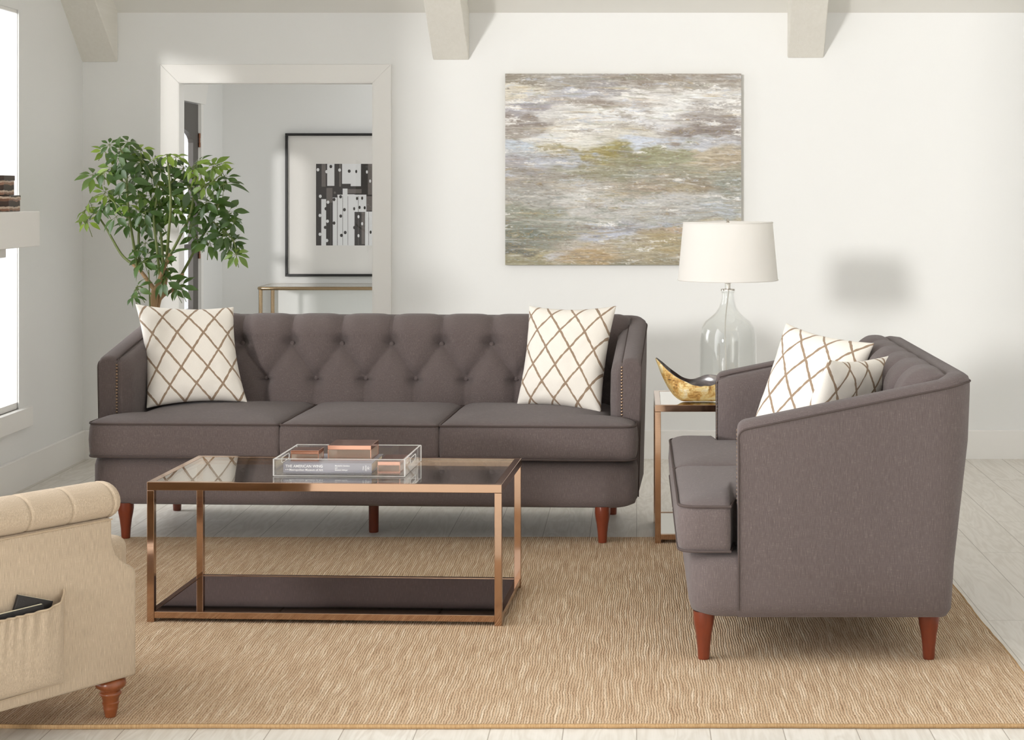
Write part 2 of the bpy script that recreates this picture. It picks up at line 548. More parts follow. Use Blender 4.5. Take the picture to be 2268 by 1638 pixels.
struct(MB().box(-3.0, 3.6, -1.2, 12.5, -.1, 0), 'floor', M['floor'])
DX0, DX1, DZ = -2.384, -1.372, 1.958     # doorway in the back wall
WT = .075
poly = [(XL - .15, 0), (DX0, 0), (DX0, DZ), (DX1, DZ), (DX1, 0), (3.15, 0), (3.15, CZ + .02), (XL - .15, CZ + .02)]
mb = MB()
mb.box(XL - .15, DX0, YB, YB + WT, 0, CZ + .02)
mb.box(DX0, DX1, YB, YB + WT, DZ, CZ + .02)
mb.box(DX1, 3.0, YB, YB + WT, 0, CZ + .02)
struct(mb, 'wall_back', M['wall'], merge=True)
# left wall with the tall window
WY0, WY1, WZ0, WZ1 = 7.32, 8.236, .376, 2.24
mb = MB()
TW = .02
def lw(y0, y1, z0, z1t=None):
    ys = [y0] + [y for y in (6.9,) if y0 < y < y1] + [y1]
    if z1t is None:
        poly = [(y0, z0), (y1, z0)] + [(y, czy(y)) for y in ys[::-1]]
    else:
        poly = [(y0, z0), (y1, z0), (y1, z1t), (y0, z1t)]
    mb.prism(poly, 0, XL - TW, XL)
lw(5.2, WY0, 0); lw(WY1, YB, 0); lw(WY0, WY1, 0, WZ0); lw(WY0, WY1, WZ1)
struct(mb, 'wall_left', M['wall'])
struct(MB().prism([(-.95, 0), (YB, 0), (YB, CZ), (6.9, czy(6.9)), (-.95, czy(6.9))], 0, 3.0, 3.1), 'wall_right', M['wall'])
mb = MB()
mb.hexa([(XL - .1, YB, CZ), (3.1, YB, CZ), (3.1, 6.9, czy(6.9)), (XL - .1, 6.9, czy(6.9)),
         (XL - .1, YB, CZ + .1), (3.1, YB, CZ + .1), (3.1, 6.9, czy(6.9) + .1), (XL - .1, 6.9, czy(6.9) + .1)])
mb.box(XL - .1, 3.1, -.95, 6.9, czy(6.9), czy(6.9) + .1)
struct(mb, 'ceiling', M['ceiling'])

struct(MB().box(-2.3, 3.1, -.95, -.85, 0, czy(0)), 'wall_front_sun_block', M['wall'])  # unseen wall behind the camera, added to keep sun off the loveseat side
# beams: run up the slope towards the viewer
def beam(x0, x1, label, zb=2.078):
    dx = -.0295
    L = 2.25
    def pt(x, z, t): return (x + dx * t, YB - t, z + SL * t)
    p = [pt(x0, zb, 0), pt(x1, zb, 0), pt(x1, zb, L), pt(x0, zb, L), pt(x0, CZ + .03, 0), pt(x1, CZ + .03, 0), pt(x1, CZ + .03, L), pt(x0, CZ + .03, L)]
    o = MB().hexa(p).build('ceiling_beam', M['beam'], bevel=.006, seg=2)
    meta(o, label, None, 'painted ceiling beams', 'structure')
beam((181 - VX) / 424.8, (261 - VX) / 424.8, 'white ceiling beam in the corner above the window wall', 2.064)
beam((959 - VX) / 424.8, (1039.5 - VX) / 424.8, 'white ceiling beam beside the doorway', 2.075)
beam((1744 - VX) / 424.8, (1824.5 - VX) / 424.8, 'white ceiling beam above the glass lamp', 2.085)

# baseboards
BH = .148
mb = MB()
def bprof(mb, x0, x1):
    mb.prism([(YB, 0), (YB - .018, 0), (YB - .018, BH - .004), (YB - .014, BH), (YB, BH)], 0, x0, x1)
bprof(mb, XL + .018, DX0 - .10); bprof(mb, DX1 + .10, 3.0)
struct(mb, 'baseboard_back', M['trim'])
struct(MB().prism([(XL, 0), (XL + .018, 0), (XL + .018, BH - .004), (XL + .014, BH), (XL, BH)], 1, 7.15, YB), 'baseboard_left', M['trim'])
# doorway casing with mitred corners
CW = .094
mb = MB()
T = YB - .02
for sx, xi, xo in ((0, DX0, DX0 - CW), (1, DX1, DX1 + CW)):
    a, b = min(xi, xo), max(xi, xo)
    za, zb_ = (DZ + CW, DZ) if a == xo else (DZ, DZ + CW)
    mb.prism([(a, 0), (b, 0), (b, zb_ - .0002), (a, za - .0002)], 1, T, YB)
mb.prism([(DX0 - CW, DZ + CW), (DX0, DZ), (DX1, DZ), (DX1 + CW, DZ + CW)], 1, T, YB)
mb.box(DX0 - .001, DX0 + .004, YB - .019, YB + WT + .01, 0, DZ)
mb.box(DX1 - .004, DX1 + .001, YB - .019, YB + WT + .01, 0, DZ)
mb.box(DX0 - .001, DX1 + .001, YB - .019, YB + WT + .01, DZ - .004, DZ + .0005)
o = mb.build('trim_1', M['trim'], bevel=.0010, seg=1)
meta(o, 'white mitred casing around the open doorway', None, None, 'structure')

# window in the left wall
win = empty('window_1', (XL, (WY0 + WY1) / 2, WZ0)); win['kind'] = 'structure'
win['label'] = 'tall bright window beside the mantel'
hw, hh = (WY1 - WY0) / 2, WZ1 - WZ0
mb = MB()
fx0, fx1 = -TW, -TW + .012
mb.box(fx0, fx1, -hw, -hw + .035, 0, hh); mb.box(fx0, fx1, hw - .003, hw, 0, hh)
mb.box(fx0, fx1, -hw, hw, 0, .03); mb.box(fx0, fx1, -hw, hw, hh - .015, hh)
mb.build('window_frame', M['trim'], win)
MB().box(-TW + .003, -TW + .006, -hw + .035, hw - .003, .03, hh - .015).build('pane', M['pane'], win)
MB().box(-TW, .03, -hw - .05, hw + .11, -.093, 0).build('window_sill', M['trim'], win, bevel=.004, seg=2)

# chimney breast (outside the photograph) that carries the mantel
struct(MB().box(XL, -2.585, 5.9, 7.12, 0, 3.9), 'wall_chimney', M['wall'])
mantel_z1 = 1.3125
mb = MB().box(-2.889 + .002, -2.44, 5.8, 7.20, mantel_z1 - .142, mantel_z1)
mb2 = MB().box(-2.583, -2.535, 5.9, 7.08, mantel_z1 - .185, mantel_z1 - .142)
mant = empty('mantel', (-2.66, 6.2, mantel_z1 - .142), 0, 'white mantel shelf jutting out in front of the bright window', 'mantel')
for q, nm in ((mb, 'shelf'), (mb2, 'cornice')):
    q.v = [(x + 2.66, y - 6.2, z - mantel_z1 + .142) for x, y, z in q.v]
    q.build(nm, M['trim'], mant, bevel=.003, seg=2)
def horn_box(loc, sx, sy, sz, label):
    o = empty('keepsake_box', loc, 0, label, 'box', 'keepsake boxes stacked on the mantel')
    MB().box(-sx / 2, sx / 2, -sy / 2, sy / 2, 0, sz * .72).build('body', M['stripe'], o, bevel=.002, seg=2)
    MB().box(-sx / 2 - .002, sx / 2 + .002, -sy / 2 - .002, sy / 2 + .002, sz * .72 + .0005, sz).build('lid', M['stripe'], o, bevel=.002, seg=2)
horn_box((-2.620, 7.105, mantel_z1), .22, .13, .065, 'wide brown striped box resting directly on the mantel, under the narrower one')
horn_box((-2.638, 7.105, mantel_z1 + .0652), .212, .12, .080, 'narrower brown striped box on top of the wide one on the mantel')

# ------------------------------------------------------------------ hall behind the doorway
HX, HY = -2.84, 12.07
YH = YB + WT
HD0, HD1, HDZ = 10.50, 11.40, 1.955
mb = MB()
mb.box(HX - .03, HX, YH, HD0, 0, 2.4); mb.box(HX - .03, HX, HD1, HY, 0, 2.4); mb.box(HX - .03, HX, HD0, HD1, HDZ, 2.4)
struct(mb, 'wall_hall_left', M['wall'])
struct(MB().box(HX - .03, .2, HY, HY + .1, 0, 2.4), 'wall_hall_back', M['wall'])
struct(MB().box(HX - .03, -1.75, YH, HY + .1, 2.4, 2.45), 'ceiling_hall', M['ceiling'])
o = struct(MB().box(HX, HX + .018, HD1 + .012, HD1 + .075, 0, HDZ + .0).box(HX, HX + .018, HD0 - .075, HD0, 0, HDZ)
       .prism([(HD0 - .10, HDZ), (HD1 + .085, HDZ), (HD1 + .15, HDZ + .13), (HD0 - .15, HDZ + .13)], 0, HX, HX + .03), 'trim_2', M['trim'],
       'white casing around the dark hall door')
door = empty('door_1', (HX - .018, (HD0 + HD1) / 2, 0)); door['kind'] = 'structure'
door['label'] = 'dark framed glass door on the hall wall'
dh = (HD1 - HD0) / 2
g0, g1 = -dh + .13, dh - .13
mb = MB()
mb.box(-.012, .02, -dh, g0, .01, HDZ - .005); mb.box(-.012, .02, g1, dh, .01, HDZ - .005)
mb.box(-.012, .02, g0, g1, .01, .64); mb.box(-.012, .02, g0, g1, 1.02, 1.055)
arc = [(g0, HDZ - .005), (g1, HDZ - .005)]
for k in range(13):
    a = PI * k / 12
    arc.append(((g0 + g1) / 2 + (g1 - g0) / 2 * math.cos(a), 1.70 + .085 * math.sin(a)))
mb.prism(arc, 0, -.012, .02)
mb.build('door_frame', M['doorpaint'], door)
MB().box(-.003, .003, g0, g1, .64, 1.79).build('glass', M['pane'], door)
for z in (1.72, 1.0, .3):
    MB().lathe([(.008, -.045), (.008, -.016), (.006, -.015), (.006, .015), (.008, .016), (.008, .045)], (.026, dh + .004, z), 12).build('hinge', M['hinge'], door, smooth=True)

# ------------------------------------------------------------------ rug
RX0, RX1, RY0, RY1 = -2.62, 1.112, (H - .01) * F / 1184, (H - .008) * F / 770
def rug():
    nx, ny = 300, 40
    top = []
    for j in range(ny + 1):
        row = []
        for i in range(nx + 1):
            u, v = i / nx, j / ny
            x = RX0 + (RX1 - RX0) * u; y = RY0 + (RY1 - RY0) * v
            ef = .007 * mnoise.noise((x * 3.1, 7.3, 0)) + .0025 * mnoise.noise((x * 22, 1.3, 0))
            y += ef * (1 - v) + (.006 * mnoise.noise((x * 4.1, 2.3, 9)) + .002 * mnoise.noise((x * 30, 5.3, 9))) * v
            x += .007 * mnoise.noise((3.3, y * 3.3, 4)) * u + .003 * mnoise.noise((3.3, y * 25, 4)) * u
            z = .0105
            if v < .03: z += .004 * max(0, mnoise.noise((x * 2.6, .5, 3.0)))
            row.append((x, y, z))
        top.append(row)
    mb = MB()
    mb.grid(top)
    bd = [top[0][i] for i in range(nx + 1)] + [top[j][nx] for j in range(1, ny + 1)] + [top[ny][i] for i in range(nx - 1, -1, -1)] + [top[j][0] for j in range(ny - 1, 0, -1)]
    n = len(bd)
    vs = list(bd) + [(x, y, .0006) for x, y, z in bd]
    mb.add(vs, [(i, n + i, n + (i + 1) % n, (i + 1) % n) for i in range(n)] + [tuple(range(n, 2 * n))])
    o = mb.build('area_rug', M['rug'], merge=True)
    meta(o, 'large flat woven jute rug on the pale plank floor', 'rug')
    # whipped edge along the front
    mb = MB()
    mb.tube([(p[0], p[1] - .001, .0065) for p in top[0]], .0062, 6)
    mb.tube([(p[0] + .001, p[1], .0065) for p in [top[j][nx] for j in range(ny + 1)]], .005, 6)
    q = mb.build('edge_binding', M['rug_edge'], o, smooth=True)
tt = NT('rug_binding')
vv = tt.coord((420, 40, 40))
tt.bsdf(tt.mix(tt.noise(vv, 1, 2), srgb(140, 104, 68), srgb(200, 170, 128)), .9, spec=.1, normal=tt.bump(tt.noise(vv, 1, 2), .6, .003))
M['rug_edge'] = tt.m
rug()

# ------------------------------------------------------------------ sofa family
def rail_z(y, zb):
    z = min(zb, .722 + (max(y, .172) - .172) / (.84 - .172) * (zb - .722))
    q = .024 - (max(y, .172) - .172)
    return z - (.024 - math.sqrt(max(0, .024 ** 2 - q * q))) * .8 if q > 0 else z

def sofa(root, W, bounds, zb=.850, leg_x=None, extra_leg=True, pitch=.217, n_up=None):
    D, t, r, yf = .862, .075, .10, .172
    hw = W / 2
    path = []
    def seg(a, b, n, nrm):
        for k in range(n):
            q = k / n
            path.append((a[0] + (b[0] - a[0]) * q, a[1] + (b[1] - a[1]) * q, nrm[0], nrm[1]))
    fr = [0, .0015, .005, .011, .018, .026]
    path += [(hw, yf + q, 1, 0) for q in fr[:-1]]
    seg((hw, yf + fr[-1]), (hw, D - r), 12, (1, 0))
    for k in range(9):
        a = PI / 2 * k / 9
        path.append((hw - r + r * math.cos(a), D - r + r * math.sin(a), math.cos(a), math.sin(a)))
    seg((hw - r, D), (-hw + r, D), 14, (0, 1))
    for k in range(9):
        a = PI / 2 + PI / 2 * k / 9
        path.append((-hw + r + r * math.cos(a), D - r + r * math.sin(a), math.cos(a), math.sin(a)))
    seg((-hw, D - r), (-hw, yf + fr[-1]), 12, (-1, 0))
    path += [(-hw, yf + q, -1, 0) for q in fr[::-1]]
    rows = []
    for x, y, nx, ny in path:
        ib = .014 * abs(nx) + .058 * abs(ny) ** 1.5
        zt = rail_z(y, zb)
        pr = [(ib + .018, .150), (ib * 1.0, .172), (ib * .80, .30), (ib * .40, .50), (ib * .1, .66), (0, zt - .05), (.0, zt - .022), (.005, zt - .008), (.016, zt),
              (t * .5, zt + .003), (t - .014, zt), (t - .003, zt - .007), (t, zt - .02), (t, .45), (t, .150)]
        rows.append([(x - nx * m, y - ny * m, z) for m, z in pr])
    mb = MB()
    ni, nj = len(rows), len(rows[0])
    vs = [p for rw in rows for p in rw]
    fs = []
    for i in range(ni - 1):
        for j in range(nj):
            j2 = (j + 1) % nj
            fs.append((i * nj + j, i * nj + j2, (i + 1) * nj + j2, (i + 1) * nj + j))
    fs.append(tuple(range(nj))); fs.append(tuple((ni - 1) * nj + j for j in range(nj))[::-1])
    mb.add(vs, fs)
    mb.build('outer_shell', M['fabric'], root, bevel=.007, seg=3, angle=50)
    # base under the cushions
    def plan(inset, y0):
        rc = .085
        pts = []
        x1 = hw - .012 - inset
        for (cx, cy, a0) in ((x1 - rc, y0 + rc, -PI / 2), ):
            for k in range(8):
                a = a0 + PI / 2 * k / 7
                pts.append((cx + rc * math.cos(a), cy + rc * math.sin(a)))
        pts += [(x1, .45), (x1 - .03, D - .13)]
        return pts + [(-x, y) for x, y in pts[::-1]]
    lv = [(.030, .150), (.008, .162), (0, .19), (0, .30), (.006, .325), (.025, .336)]
    mb = MB()
    vs = []; nb = len(plan(0, .03))
    for ins, z in lv: vs += [(x, y, z) for x, y in plan(ins, .03 + ins)]
    fs = [(j * nb + i, j * nb + (i + 1) % nb, (j + 1) * nb + (i + 1) % nb, (j + 1) * nb + i) for j in range(len(lv) - 1) for i in range(nb)]
    fs += [tuple(range(nb))[::-1], tuple((len(lv) - 1) * nb + i for i in range(nb))]
    mb.add(vs, fs)
    mb.build('seat_base', M['fabric'], root, smooth=True)
    # tufted back
    zr = zb - .848
    xi = hw - t + .004
    up_z, lo_z = .732 + zr, .588 + zr
    kmax = int((xi - .03) / pitch) + 1
    ups = [(k * pitch) for k in range(-kmax, kmax + 1) if abs(k * pitch) < xi + .06]
    los = [((k + .5) * pitch) for k in range(-kmax - 1, kmax + 1) if abs((k + .5) * pitch) < xi + .16]
    def curve(v):
        # v = height parameter, returns (y, z, normal_y, normal_z)
        if v <= .72:
            q = v / .72
            return .655 + .050 * q, .40 + (.765 + zr - .40) * q, -.99, .12
        a = (v - .72) / .28 * PI / 2
        return .705 + .084 * (1 - math.cos(a)), .765 + zr + (zb - .005 - .765 - zr) * math.sin(a), -math.cos(a), math.sin(a)
    segs = []
    for ux in ups:
        for lx in los:
            if abs(abs(ux - lx) - pitch / 2) < .01: segs.append((ux, up_z, lx, lo_z))
    NX, NV = int(2 * xi / .0075), 64
    def bulge(x, z, v):
        d2 = 9
        for ax, az, bx, bz in segs:
            if abs(x - ax) > .16 and abs(x - bx) > .16: continue
            ex, ez = bx - ax, bz - az
            tt_ = max(0, min(1, ((x - ax) * ex + (z - az) * ez) / (ex * ex + ez * ez)))
            d2 = min(d2, (x - ax - ex * tt_) ** 2 + (z - az - ez * tt_) ** 2)
        dd = math.sqrt(d2)
        dv = 9
        if z > up_z:
            dv = min(abs(x - u) for u in ups)
        if z < lo_z:
            dv = min(dv, min(abs(x - u) for u in los))
        db = min(min(math.hypot(x - u, z - up_z) for u in ups), min(math.hypot(x - u, z - lo_z) for u in los))
        h = .052
        h -= .013 * math.exp(-dd / .0045) + .018 * math.exp(-(dd / .034) ** 2)
        k = .013 * math.exp(-dv / .005) + .020 * math.exp(-(dv / .036) ** 2)
        h -= k
        h = max(h, .012) - .024 * math.exp(-(db / .030) ** 2)
        if v > .9: h *= max(.0, 1 - (v - .9) / .1) ** .5 * .9 + .1 * (1 - (v - .9) / .1)
        h *= min(1, max(0, (xi - abs(x)) / .05)) ** .5
        return h
    P = []
    for j in range(NV + 1):
        v = j / NV
        y, z, ny, nz = curve(v)
        row = []
        for i in range(NX + 1):
            x = -xi + 2 * xi * i / NX
            h = bulge(x, z, v)
            row.append((x, y + ny * h, z + nz * h * .6))
        row = [(row[0][0], row[0][1] + .01, row[0][2] - .07)] + row + [(row[-1][0], row[-1][1] + .01, row[-1][2] - .07)]
        P.append(row)
    bk = MB().grid(P, flip=True).build('tufted_back', M['fabric'], root)
    bk.data.polygons.foreach_set('use_smooth', [True] * len(bk.data.polygons))
    for zz, xs in ((up_z, ups), (lo_z, los)):
        for x in xs:
            if abs(x) > xi - .02: continue
            v = (zz - .40) / (.765 + zr - .40) * .72
            y, z, ny, nz = curve(v)
            h = bulge(x, z, v) + .001
            MB().dome((x, y + ny * h, z), .0115, .008, (0, -1, .1), 12).build('button', M['fabric'], bk, smooth=True)
    # arm pads
    for sgn in (1, -1):
        P = []
        ny_ = 14
        x_out = hw - t + .002
        mb = MB()
        prof = []
        rows = []
        for i in range(ny_ + 1):
            y = yf + .004 + (.70 - yf) * i / ny_
            zt = rail_z(y, zb) - .014
            e = 1 - .55 * math.exp(-((i / ny_) * (.7 - yf)) / .02)
            th = .052 * e
            pr = [(0, .36), (th * .9, .37), (th, .44), (th * 1.05, .55), (th, zt - .06), (th * .85, zt - .025), (th * .5, zt - .006), (0, zt)]
            rows.append([(sgn * (x_out - m), y, z) for m, z in pr])
        nj = len(rows[0])
        vs = [p for rw in rows for p in rw]
        fs = [(i * nj + j, i * nj + (j + 1) % nj, (i + 1) * nj + (j + 1) % nj, (i + 1) * nj + j) for i in range(ny_) for j in range(nj)]
        fs += [tuple(range(nj)), tuple(ny_ * nj + j for j in range(nj))[::-1]]
        mb.add(vs, fs)
        mb.build('arm_pad', M['fabric'], root, bevel=.008, seg=3, angle=35)
        # nailhead trim
        mb = MB()
        xn = sgn * (hw - t - .001)
        z = .476
        ztop = rail_z(yf, zb) - .012
        n = int((ztop - z) / .0122)
        for k in range(n + 1):
            mb.dome((xn, yf - .0002, z + (ztop - z) * k / n), .0049, .0019, (0, -1, 0), 8)
        mb.build('nailhead_trim', M['nail'], root, smooth=True)
        MB().tube([(sgn * (hw - t + .0005), y_, rail_z(y_, zb) - .010) for y_ in [yf + .01 + .053 * q for q in range(11)]], .0026, 6).build('inner_piping', M['piping'], root, smooth=True)
    # outer piping
    pts = [(x - nx * -.001, y - ny * -.001, rail_z(y, zb) - .022) for x, y, nx, ny in path]
    pts = [(hw - .010, yf + .001, .175), (hw - .004, yf + .001, .42), (hw, yf + .001, .60)] + pts + [(-hw, yf + .001, .60), (-hw + .004, yf + .001, .42), (-hw + .010, yf + .001, .175)]
    MB().tube(pts, .0028, 6).build('piping', M['piping'], root, smooth=True)
    # seam where the side panel meets the base
    # seat cushions
    nC = len(bounds) - 1
    inner = hw - t - .058
    for c in range(nC):
        L, R = bounds[c], bounds[c + 1]
        firstc, lastc = c == 0, c == nC - 1
        cr = .05
        ystep0, ystep1 = .148, .165
        y1 = .668
        ys = sorted(set([0, .004, .012, .025, .045, .07, .10, .13, ystep0, .153, .159, ystep1, .18, .21, .25] + [.25 + (y1 - .25) * k / 9 for k in range(10)]))
        def side(base, y, ext, sgn):
            e = .055
            full, inn = base, (sgn * inner if ext else base)
            x = full
            if ext:
                q = max(0, min(1, (y - ystep0) / (ystep1 - ystep0)))
                x = full + (inn - full) * q
            rr = cr if ext else .012
            if y < rr: x -= sgn * (rr - math.sqrt(max(0, rr * rr - (rr - y) ** 2)))
            if y > y1 - .03: x -= sgn * .5 * (y - y1 + .03)
            return x
        nxx = 30
        Gt = []
        for y in ys:
            a = side(L + (.0 if firstc else .003), y, firstc, -1); b = side(R - (.0 if lastc else .003), y, lastc, 1)
            row = []
            for i in range(nxx + 1):
                u = .5 - .5 * math.cos(PI * i / nxx)
                u = .45 * u + .55 * i / nxx
                x = a + (b - a) * u
                de = min(x - a, b - x, y - 0, (y1 - y))
                de = max(0, de)
                z = .474 + .010 * (1 - math.exp(-de / .018)) + .024 * (1 - math.exp(-de / .12)) * 1.2
                z += .0016 * mnoise.noise((x * 9, y * 9, c * 3.0))
                row.append((x, y, z))
            Gt.append(row)
        ny_ = len(ys)
        mb = MB(); mb.grid(Gt)
        loop = [(0, i) for i in range(nxx + 1)] + [(j, nxx) for j in range(1, ny_)] + [(ny_ - 1, i) for i in range(nxx - 1, -1, -1)] + [(j, 0) for j in range(ny_ - 2, 0, -1)]
        lp = [Vector(Gt[j][i]) for j, i in loop]
        nL = len(lp)
        nrm = []
        for k in range(nL):
            d = lp[(k + 1) % nL] - lp[k - 1]; d.z = 0
            if d.length < 1e-9: d = Vector((1, 0, 0))
            d.normalize(); nrm.append(Vector((d.y, -d.x, 0)))
        lev = [(0, .474), (.004, .455), (.007, .41), (.004, .365), (0, .343)]
        vs = []
        for off, z in lev:
            for p, q in zip(lp, nrm):
                o_ = off if p.y < .14 else off * .2
                vs.append((p.x + q.x * o_, p.y + q.y * o_, z if z != .474 else p.z))
        fs = [(j * nL + i, (j + 1) * nL + i, (j + 1) * nL + (i + 1) % nL, j * nL + (i + 1) % nL) for j in range(len(lev) - 1) for i in range(nL)]
        mb.add(vs, fs)
        mb.grid([[(x, y, .343) for x, y, z in row] for row in Gt], flip=True)
        cu = mb.build('seat_cushion', M['fabric'], root, merge=True)
        cu.data.polygons.foreach_set('use_smooth', [True] * len(cu.data.polygons))
        for zz, rr in ((.4755, .0042), (.3455, .0042)):
            pts = [(p.x + q.x * .0015, p.y + q.y * .0015, zz + .0012 * mnoise.noise((p.x * 5, p.y * 5, zz))) for p, q in zip(lp, nrm)]
            cl = [pts[0]]
            for p in pts[1:]:
                if (Vector(p) - Vector(cl[-1])).length > .004: cl.append(p)
            MB().tube(cl, rr, 6, closed=True).build('piping', M['piping'], cu, smooth=True)
    # legs
    lx = leg_x if leg_x else hw - .147
    prof = [(.0165, .011), (.0175, .015), (.0195, .05), (.0235, .085), (.0285, .112), (.031, .130), (.031, .155)]
    for x in (-lx, lx):
        for y, k in ((.075, 0), (.742, 1)):
            z0 = .0115 if (k == 0 or leg_x) else 0.0
            pr = [(a, b if i else z0) for i, (a, b) in enumerate(prof)]
            pr[1] = (pr[1][0], z0 + .004)
            MB().lathe(pr, (x, y, 0), 24, sq=.25).build('leg', M['mahogany'], root, smooth=True)
    if extra_leg:
        MB().lathe([(.019, 0.0), (.020, .006), (.021, .155)], (.0, .30, 0), 24).build('leg', M['mahogany'], root, smooth=True)
        root.children[-1]['label'] = 'straight round middle leg'

YAW = -math.radians(2.67)
so = empty('sofa', (-1.090, 6.9076, 0), YAW, 'long dark grey three-seat sofa with tufted back standing behind the coffee table', 'sofa')
sofa(so, 2.20, [-1.085, -.316, .316, 1.085])
lo = empty('loveseat', (.124, 5.84, 0), -PI / 2, 'dark grey two-seat loveseat seen side-on in front of the side table', 'loveseat')
sofa(lo, 1.44, [-.705, 0, .705], zb=.858, leg_x=.62, extra_leg=False)

# ------------------------------------------------------------------ pillows
def pillow(corners, label, mat, th=.075, group='lattice throw pillows', seed=0):
    TL, TR, BR, BL = [Vector(c) for c in corners]
    cen = (TL + TR + BR + BL) / 4
    ux = ((TR - TL) + (BR - BL)).normalized()
    uz = ((TL - BL) + (TR - BR)); uz = (uz - ux * uz.dot(ux)).normalized()
    nrm = ux.cross(uz).normalized()          # towards the back for a front seen along +Y
    N = 36
    wd = ((TR - TL).length + (BR - BL).length) / 2; ht = ((TL - BL).length + (TR - BR).length) / 2
    faces = []; mb_v = []; mb_f = []; uvs = []
    def prof(a): return max(0.0, 1 - abs(a) ** 2.6)
    idx = {}
    def vert(i, j, side):
        edge = i in (0, N) or j in (0, N)
        key = (i, j, 0 if edge else side)
        if key in idx: return idx[key]
        u, v = i / N, j / N
        a, b = 2 * u - 1, 2 * v - 1
        # concave edges between pointed corners
        pin = .10
        uu = .5 + (a / 2) * (1 - pin * (1 - b * b) ** 1.0 * abs(a) ** 2)
        vv = .5 + (b / 2) * (1 - pin * (1 - a * a) ** 1.0 * abs(b) ** 2)
        p = (BL * (1 - uu) + BR * uu) * (1 - vv) + (TL * (1 - uu) + TR * uu) * vv
        h = th * (prof(a) * prof(b)) ** .52
        wr = .006 * mnoise.noise((u * 5 + seed, v * 5, side * 3.0)) + .004 * mnoise.noise((u * 12 + seed, v * 12, side * 7.0))
        ed = min(1 - abs(a), 1 - abs(b))
        wr += .006 * math.exp(-ed / .12) * mnoise.noise((u * 22 + seed, v * 22, side)) * (1 if ed > .01 else 0)
        p = p + nrm * (-side) * (h + wr * min(1, ed * 6))
        idx[key] = len(mb_v); mb_v.append(p - cen); return idx[key]
    fuv = []
    for side in (1, -1):
        for i in range(N):
            for j in range(N):
                q = [(i, j), (i + 1, j), (i + 1, j + 1), (i, j + 1)]
                f = [vert(a, b, side) for a, b in q]
                if side == -1: f = f[::-1]; q = q[::-1]
                mb_f.append(f); fuv.append([(a / N * wd, b / N * ht) for a, b in q])
    me = bpy.data.meshes.new('throw_pillow')
    me.from_pydata([tuple(v) for v in mb_v], [], mb_f)
    uvl = me.uv_layers.new(name='uv')
    flat = [c for f in fuv for uv in f for c in uv]
    uvl.data.foreach_set('uv', flat)
    me.materials.append(mat)
    me.polygons.foreach_set('use_smooth', [True] * len(me.polygons))
    o = bpy.data.objects.new('throw_pillow', me); o.location = cen
    COL.objects.link(o)
    s_ = o.modifiers.new('sub', 'SUBSURF'); s_.levels = 1; s_.render_levels = 1
    meta(o, label, 'pillow', group)
    return o
pillow([at(297, 670, 7.46), at(520, 677, 7.55), at(551, 893, 7.40), at(322, 907, 7.30)],
       'cream lattice pillow leaning at the potted plant end of the long sofa', M['lattice'], .078, seed=1)
pillow([at(1170, 674, 7.52), at(1368, 674, 7.40), at(1333, 922, 7.22), at(1142, 899, 7.36)],
       'bright cream lattice pillow leaning at the lamp end of the long sofa', M['lattice2'], .078, seed=5)
pillow([at(1740, 711, 6.33), at(1940, 757, 6.07), Vector((.655, 5.86, .505)), Vector((.375, 6.14, .50))],
       'bright white lattice pillow standing tallest on the loveseat', M['lattice2'], .07, seed=9)
pillow([at(1835, 793, 5.44), at(1991, 779, 5.80), Vector((.72, 5.74, .50)), Vector((.44, 5.42, .50))],
       'beige lattice pillow on the loveseat, half hidden by its near arm', M['lattice'], .055, seed=14)

# ------------------------------------------------------------------ metal tables
def bar_table(root, wx, dy, ztop, b, glass_mat, shelf_mat, metal, z_shelf=.030, rear=0.0):
    """origin at the centre of the footprint on the ground; z0 = rug"""
    hx, hy = wx / 2, dy / 2
    mb = MB()
    bh = .027
    # top rim
    mb.box(-hx, hx, -hy, -hy + b, ztop - bh, ztop); mb.box(-hx, hx, hy - b, hy, ztop - bh, ztop)
    mb.box(-hx, -hx + b, -hy + b, hy - b, ztop - bh, ztop); mb.box(hx - b, hx, -hy + b, hy - b, ztop - bh, ztop)
    mb.build('top_frame', metal, root, bevel=.0015, seg=2)
    for sx in (-1, 1):
        for sy in (-1, 1):
            x0 = sx * hx - (b if sx > 0 else 0); y0 = sy * hy - (b if sy > 0 else 0)
            MB().box(x0, x0 + b, y0, y0 + b, rear if sy > 0 else 0.0, ztop - bh - .0004).build('leg', metal, root, bevel=.0015, seg=2)
    MB().box(-hx + b + .0005, hx - b - .0005, -hy + b + .0005, hy - b - .0005, ztop - .007, ztop - .0008).build('glass_top', glass_mat, root)
    mb = MB()
    z0, z1 = z_shelf - .018, z_shelf + .003
    mb.box(-hx + b, hx - b, -hy + .002, -hy + b - .002, z0, z1); mb.box(-hx + b, hx - b, hy - b + .002, hy - .002, z0, z1)
    mb.box(-hx + .002, -hx + b - .002, -hy + b, hy - b, z0, z1); mb.box(hx - b + .002, hx - .002, -hy + b, hy - b, z0, z1)
    mb.build('shelf_frame', metal, root, bevel=.0012, seg=2)
    if shelf_mat:
        MB().box(-hx + b - .001, hx - b + .001, -hy + b - .001, hy - b + .001, z1 - .008, z1 - .002).build('shelf', shelf_mat, root)

